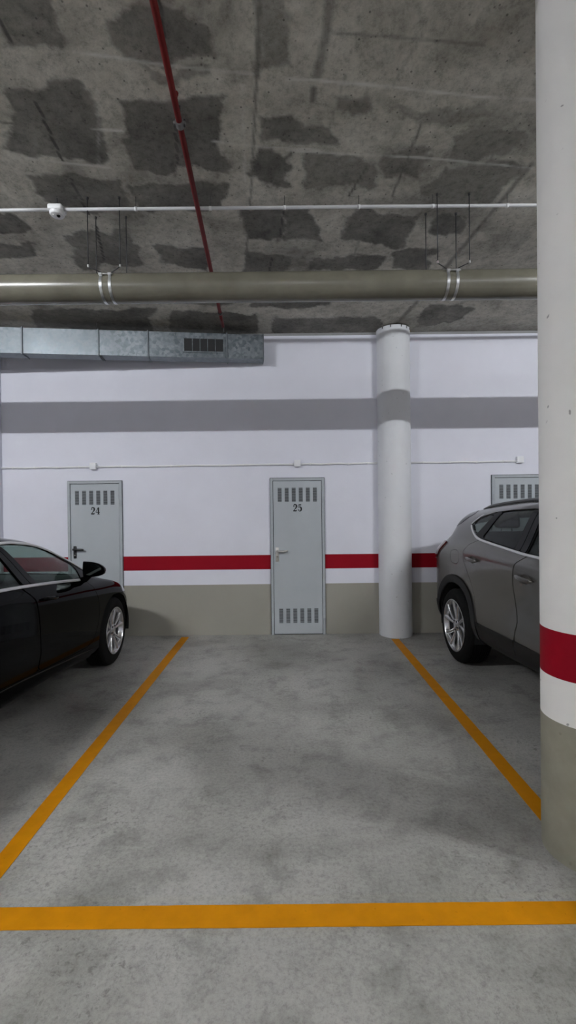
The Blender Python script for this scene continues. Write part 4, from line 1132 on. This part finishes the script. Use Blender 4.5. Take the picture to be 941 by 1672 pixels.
# ------------------------------------------------------------------ grey crossover (tail to the wall)
def crossover():
    W = .90
    S = np.unique(np.concatenate([np.linspace(-.845, -.70, 24), np.linspace(-.70, -.2, 60), np.linspace(-.2, 1.6, 130), np.linspace(1.6, 3.1, 60), np.linspace(3.1, 3.40, 22)]))
    sill = [(-.845, .48), (-.75, .38), (-.45, .335), (.53, .333), (1.05, .348), (1.35, .362), (2.0, .35), (3.0, .30), (3.40, .42)]
    clad = [(-.845, .55), (-.7, .50), (.44, .498), (1.04, .515), (1.36, .520), (2.0, .50), (3.0, .42), (3.40, .48)]
    wide = [(-.845, .72), (-.6, .76), (.2, .78), (1.3, .76), (2.5, .72), (3.1, .66), (3.40, .56)]
    sh = [(-.845, .86), (-.6, .985), (-.3, 1.045), (.3, 1.088), (.8, 1.075), (1.3, 1.060), (2.5, .97), (3.1, .83), (3.40, .64)]
    belt = [(-.845, .93), (-.72, 1.02), (-.6, 1.085), (-.4, 1.15), (-.1, 1.19), (.25, 1.205), (.575, 1.187), (1.035, 1.150), (1.25, 1.141), (2.0, 1.10), (2.35, 1.03), (2.7, .96), (3.1, .88), (3.40, .70)]
    cant = [(-.845, .945), (-.72, 1.06), (-.6, 1.13), (-.45, 1.215), (-.38, 1.29), (-.31, 1.37), (-.22, 1.395), (-.1, 1.412), (.1, 1.438), (.43, 1.470), (1.01, 1.500), (1.5, 1.485), (1.8, 1.41), (2.05, 1.28), (2.25, 1.14), (2.45, 1.05), (2.7, 1.0), (3.1, .92), (3.40, .71)]
    redge = [(-.845, .95), (-.72, 1.09), (-.6, 1.18), (-.48, 1.275), (-.40, 1.375), (-.335, 1.437), (-.2, 1.458), (-.06, 1.478), (.41, 1.522), (.85, 1.542), (1.4, 1.535), (1.75, 1.45), (2.05, 1.32), (2.3, 1.17), (2.5, 1.08), (3.1, .95), (3.40, .72)]
    cen = [(-.845, .955), (-.72, 1.11), (-.6, 1.205), (-.48, 1.31), (-.40, 1.42), (-.33, 1.465), (-.2, 1.482), (-.06, 1.503), (.41, 1.548), (.85, 1.566), (1.4, 1.558), (1.75, 1.47), (2.1, 1.30), (2.4, 1.13), (2.55, 1.09), (3.1, .97), (3.40, .73)]
    under = [(t, z - .01) for t, z in sill]
    keyD = [.32, .06, .002, [(-.845, .0), (-.2, .004), (.3, .022), (2.2, .022), (3.4, .0)], .0, [(-.845, .10), (-.6, .085), (-.3, .07), (.3, .06), (2., .06), (2.5, .08), (3.4, .1)],
            [(-.845, .18), (-.5, .20), (0, .20), (1.6, .20), (2.0, .18), (2.25, .15), (2.5, .17), (3.4, .2)],
            [(-.845, .32), (0, .33), (1.7, .33), (2.3, .33), (3.4, .36)], W]
    plan = [(-.845, W), (-.83, .62), (-.80, .38), (-.75, .18), (-.68, .085), (-.60, .035), (-.50, .010), (-.40, 0), (1, 0), (2.85, 0), (3.0, .03), (3.15, .12), (3.28, .32), (3.36, .58), (3.40, W)]
    B = Body(W, S, [under, sill, clad, wide, sh, belt, cant, redge, cen], keyD, plan)
    b = math.radians(2.0)
    O2 = Vector((1.605, 4.35, 0)); n2 = Vector((-math.cos(b), -math.sin(b), 0))
    car = empty('crossover_car', O2 - n2 * W, math.radians(-88))
    tag(car, 'metallic grey crossover parked tail to the wall behind the near column', 'car')
    s_, d_, z_ = B.P[..., 0], B.P[..., 1], B.P[..., 2]; v_ = np.broadcast_to(B.V, s_.shape)
    hubR, hubF = -.055, 2.50; R = .350; AI, AO = .395, .470
    az = .372
    def am(rad): return np.minimum(np.maximum(dist2(B, hubR + .015, az) - rad, v_ - 5), np.maximum(dist2(B, hubF, az) - rad, v_ - 5))
    arch = am(AI); archo = am(AO)
    def side(p): return np.maximum(p, v_ - 6.6)
    ct = pchip([t[0] for t in clad], [t[1] for t in clad], B.S)[:, None]
    strip_c = np.maximum(z_ - ct, v_ - 4)
    cl = np.maximum(np.minimum(archo, strip_c), -arch)
    dlo_top = [(.080, 1.332), (.13, 1.366), (.20, 1.406), (.43, 1.451), (.7, 1.472), (1.01, 1.482), (1.4, 1.472), (1.65, 1.435), (1.85, 1.365), (2.05, 1.245), (2.2, 1.14)]
    dlo_bot = [(2.12, 1.11), (2.0, 1.118), (1.25, 1.152), (1.035, 1.161), (.575, 1.199), (.37, 1.222), (.25, 1.250), (.15, 1.290)]
    dlo = dlo_top + dlo_bot
    dl = side(sdfP(B, dlo))
    qg = [(.115, 1.335), (.145, 1.372), (.22, 1.400), (.455, 1.440), (.27, 1.262), (.20, 1.285)]
    rg = [(.545, 1.444), (.7, 1.460), (1.02, 1.472), (.925, 1.184), (.575, 1.212), (.39, 1.232)]
    fg = [(1.19, 1.466), (1.4, 1.460), (1.62, 1.42), (1.80, 1.35), (1.88, 1.25), (1.90, 1.135), (1.25, 1.165), (1.10, 1.172)]
    gq, gr, gf = [side(sdfP(B, p)) for p in (qg, rg, fg)]
    glasses = np.minimum(np.minimum(gf, gr), gq)
    cx = (W - d_) / W
    ws = np.maximum(np.maximum((6.55 - v_) * .12, s_ - (2.44 - .2 * cx ** 2)), (1.60 - .06 * cx ** 2) - s_)
    rw = np.maximum(np.maximum((6.8 - v_) * .12, s_ + .40), -.68 - s_)
    hood = np.maximum(np.maximum((5.8 - v_) * .10, (2.50 - .2 * cx ** 2) - s_), s_ - 3.22)
    rd = smooth_poly([(1.14, 1.152), (1.09, 1.115), (1.045, 1.06), (1.02, .98), (1.012, .90), (1.025, .80), (1.052, .70), (1.062, .645), (1.045, .585), (1.035, .50)], 4, False) + [(1.04, .40), (.56, .385), (.44, .50), (.40, .62), (.33, .75), (.26, .86), (.20, .95), (.165, 1.02), (.175, 1.09), (.24, 1.16), (.36, 1.206), (.575, 1.190), (1.035, 1.153)]
    fd = smooth_poly([(1.148, 1.152), (1.098, 1.115), (1.053, 1.06), (1.028, .98), (1.020, .90), (1.033, .80), (1.060, .70), (1.070, .645), (1.053, .585), (1.043, .50)], 4, False) + [(1.05, .40), (1.35, .41), (1.95, .40), (2.02, .55), (2.06, .75), (2.07, .95), (2.03, 1.10), (1.25, 1.144)]
    fdp, rdp = side(sdfP(B, fd)) + .002, side(sdfP(B, rd)) + .002
    tl = np.maximum(sdfP(B, smooth_poly([(-.35, 1.140), (-.39, 1.065), (-.47, .985), (-.58, .950), (-.78, .965), (-.84, .99), (-.84, 1.02), (-.74, 1.05), (-.62, 1.10), (-.54, 1.128)], 4)), v_ - 6.8)
    fin = np.maximum(np.maximum(sdfP(B, [(-.03, 1.430), (-.11, 1.392), (-.20, 1.335), (-.36, 1.29), (-.38, 1.38), (-.30, 1.45), (-.20, 1.463), (-.08, 1.448)]), 4.6 - v_), v_ - 7.6)
    fi = np.maximum(sdfP(B, smooth_poly([(-.115, 1.060), (-.02, 1.085), (.06, 1.075), (.055, .985), (-.02, .955), (-.12, .975)], 5)), v_ - 5)
    fl = fi - .003
    clad_cut = np.maximum(cl, -1)
    cut = np.minimum.reduce([fdp - .004, rdp - .004, dl, ws, rw, hood - .003, arch, tl, fl, cl, fin])
    put(B.panel(-cut, thick=.010), 'body_shell', M['grey_car'], car, 'C')
    hr = [((.262, 1.040), (.468, 1.030)), ((1.085, .998), (1.298, .988))]
    def bowl(h): 
        c = ((h[0][0] + h[1][0]) / 2 + .005, (h[0][1] + h[1][1]) / 2 - .004)
        return np.maximum((np.sqrt(((s_ - c[0]) / .062) ** 2 + ((z_ - c[1]) / .036) ** 2) - 1) * .036, v_ - 5)
    b1, b2 = bowl(hr[0]), bowl(hr[1])
    for nm, p, bw, h in (('rear_door', rdp, b1, hr[0]), ('front_door', fdp, b2, hr[1])):
        q = np.maximum(np.maximum(np.maximum(p, -cl), -arch), -archo)
        d_r = put(B.panel(np.maximum(q, -bw)), nm, M['grey_car'], car, 'RL')
        put(B.panel(bw, disp=lambda ph: -np.minimum(.017, np.maximum(0, -ph) * .75), thick=.003), 'handle_recess', M['grey_car'], d_r[0], 'R')
        handle(B, d_r[0], h[0][0], h[0][1], h[1][0], h[1][1], M['grey_car'], h=.036)
        # lower cladding strip that belongs to the door
        c2 = np.maximum(np.maximum(np.maximum(strip_c, p), -archo), -arch)
        put(B.panel(c2, off=.008), 'door_cladding', M['clad'], d_r[0], 'R')
    c3 = np.maximum(np.maximum(cl, -(fdp - .003)), -(rdp - .003)); c3 = np.where(archo < 0, np.maximum(archo, -arch), c3)
    put_split(B.panel(np.maximum(archo, -arch), off=.012, thick=.03), 'wheel_arch_cladding', M['clad'], car, 'RL')
    c4 = np.maximum(np.maximum(np.maximum(strip_c, -archo), -fdp + .003), -rdp + .003)
    put_split(B.panel(c4, off=.006), 'sill_cladding', M['clad'], car, 'RL')
    put(B.panel(hood, thick=.010), 'bonnet', M['grey_car'], car, 'C')
    put(B.panel(tl, off=.014, thick=.03), 'tail_light', M['tail'], car, 'RL')
    put(B.panel(fi), 'fuel_flap', M['grey_car'], car, 'R')
    put_split(B.panel(np.maximum(np.maximum(dl, -glasses), -1), off=-.003, thick=.014), 'window_frame', M['satin_black'], car, 'RL')
    put(B.panel(gr - .004, off=-.008, thick=.004), 'rear_door_glass', M['glass_dark'], car, 'RL')
    put(B.panel(gq - .004, off=-.008, thick=.004), 'quarter_glass', M['glass_dark'], car, 'RL')
    put(B.panel(gf - .004, off=-.008, thick=.004), 'front_door_glass', M['glass'], car, 'RL')
    put(B.panel(ws, off=-.002, thick=.005), 'windscreen', M['glass'], car, 'C')
    put(B.panel(rw, off=-.002, thick=.005), 'rear_window', M['glass_dark'], car, 'C')
    put(B.panel(side(sdfP(B, [(1.035, 1.474), (1.095, 1.472), (1.005, 1.166), (.935, 1.172)])), off=.002, thick=.008), 'door_pillar', M['gloss_black'], car, 'RL')
    put(B.panel(side(sdfP(B, [(1.103, 1.472), (1.165, 1.470), (1.085, 1.160), (1.012, 1.165)])), off=.002, thick=.008), 'door_pillar', M['gloss_black'], car, 'RL')
    path = smooth_poly([(2.1, 1.108), (1.7, 1.126), (1.25, 1.145), (1.035, 1.154), (.575, 1.192), (.40, 1.208), (.30, 1.226), (.20, 1.262), (.125, 1.300), (.095, 1.318), (.080, 1.328)], 6, False)
    path2 = smooth_poly([(.072, 1.338), (.10, 1.357), (.13, 1.376), (.19, 1.410), (.24, 1.424)], 5, False)
    for sd in 'RL':
        put(strip(B, path, .020, .006), 'belt_trim', M['chrome'], car, sd); put(strip(B, path2, .012, .005), 'quarter_trim', M['chrome'], car, sd)
    # roof rails
    for sd in (-1, 1):
        bm = bmesh.new(); pts = []; K = 30
        for k in range(K + 1):
            u = k / K; s = -.05 + 1.75 * u
            zr = float(pchip([t[0] for t in redge], [t[1] for t in redge], s)); lift = .011 * min(1, (math.sin(PI * u) * 3.0) ** .8)
            pts.append((s, -(W - .305), zr - .002 + lift))
        add_tube(bm, pts, [.005 + .008 * min(1, math.sin(PI * k / K) * 4) for k in range(K + 1)], 12)
        for k in (1, 2, 15, 28, 29): p = pts[k]; add_tube(bm, [(p[0], p[1], p[2] - .045), p], .012, 8)
        fix_normals(bm); put(bm, 'roof_rail', M['rail'], car, 'R' if sd < 0 else 'L')
    # roof spoiler over the tailgate glass
    bm = bmesh.new(); pr = None
    for k in range(25):
        u = k / 24; y = -(W - .31) + 2 * (W - .31) * u; e = abs(2 * u - 1)
        xf, xt = -.24, -.46 + .05 * e ** 3; zt = 1.475 - .03 * e ** 2.5; zb = 1.385 - .055 * e ** 2
        ring = [bm.verts.new((xf + .04, y, zt + .005)), bm.verts.new((-.32, y, zt - .022)), bm.verts.new((xt, y, zb + .055)), bm.verts.new((xt - .004, y, zb + .02)), bm.verts.new((-.38, y, zb - .01)), bm.verts.new((xf + .04, y, zb))]
        if pr:
            for q in range(6): f = bm.faces.new((pr[q], pr[(q + 1) % 6], ring[(q + 1) % 6], ring[q])); f.smooth = True
        else: bm.faces.new(ring)
        pr = ring
    bm.faces.new(pr); fix_normals(bm); sp_ = obj('roof_spoiler', bm, M['grey_car'], car, smooth=True, flat_angle=50)
    put(B.panel(fin, off=.003, thick=.008), 'spoiler_fin', M['gloss_black'], sp_, 'RL')[0]['label'] = 'gloss black side fin'
    for hx in (hubR, hubF):
        for sd in (-1, 1): make_wheel(car, hx, sd * (W - .0), R, .246, .235, 5, 0, sd, curve=-.12)
        wheel_well(B, car, hx + (.015 if hx < 0 else 0), az, AI + .004, W)
    obj('cabin_floor', box_bm(-.55, 2.3, -W + .14, W - .14, .40, .46), M['cabin'], car)
    bm = box_bm(1.75, 2.3, -W + .14, W - .14, .80, 1.10, bev=.06, seg=3); obj('dashboard', bm, M['cabin'], car, smooth=True)
    steering_wheel(car, 1.66, .37, 1.05, .175)
    for y in (-.37, .37): seat(car, .95, y, .60, .48)
    seat(car, .10, 0, .60, 1.25, 'rear_bench', True, True)
    bm = bmesh.new(); bmesh.ops.create_grid(bm, x_segments=10, y_segments=10, size=.5)
    for v in bm.verts: v.co = Vector((.65 + v.co.x * 1.6, v.co.y * 1.1, 1.50 - .02 * (v.co.y * 2) ** 4 - .03 * (v.co.x * 2) ** 2))
    obj('headliner', bm, M['headliner'], car)
    obj('underbody', box_bm(-.55, 3.1, -W + .36, W - .36, .22, .32, bev=.02), M['well'], car)
    return car
M['rail'] = mat('satin_grey_rail', (.12, .12, .12), .3, .7)
crossover()

# ------------------------------------------------------------------ lamps of the garage (above the frame, with an added fill row behind)
def batten(x, y, label, tube='tube'):
    b = empty('ceiling_lamp', (x, y, ceil_z(y + .04))); tag(b, label, 'lamp', 'fluorescent battens of the driving aisle')
    obj('housing', box_bm(-.64, .64, -.035, .035, -.050, -.0005, bev=.006), M['fixture'], b)
    bm = tube_bm([(-.60, 0, -.085), (.60, 0, -.085)], .014, 10); obj('tube', bm, M[tube], b)
    for s in (-1, 1): obj('socket', box_bm(s * .62 - .018, s * .62 + .018, -.02, .02, -.105, -.0505, bev=.004), M['fixture'], b)
batten(-3.6, .60, 'white fluorescent batten above the left bay, nearer row')
batten(4.0, .60, 'white fluorescent batten above the right bay, nearer row')
for x, side_ in ((-3.6, 'left'), (.2, 'middle'), (4.0, 'right')):  # unseen rear row, added for fill and bounce light
    batten(x, -4.2, 'white fluorescent fill batten added above the %s of the aisle, further back row' % side_, 'tube_fill')

wd = bpy.data.worlds.new('world'); SC.world = wd; wd.use_nodes = True
wd.node_tree.nodes['Background'].inputs[0].default_value = (0, 0, 0, 1)
SC.view_settings.view_transform = 'Standard'; SC.view_settings.look = 'None'; SC.view_settings.gamma = 1; SC.view_settings.exposure = 2.72
SC.view_settings.use_curve_mapping = False
SC.cycles.max_bounces = 10; SC.cycles.diffuse_bounces = 6; SC.cycles.transparent_max_bounces = 16
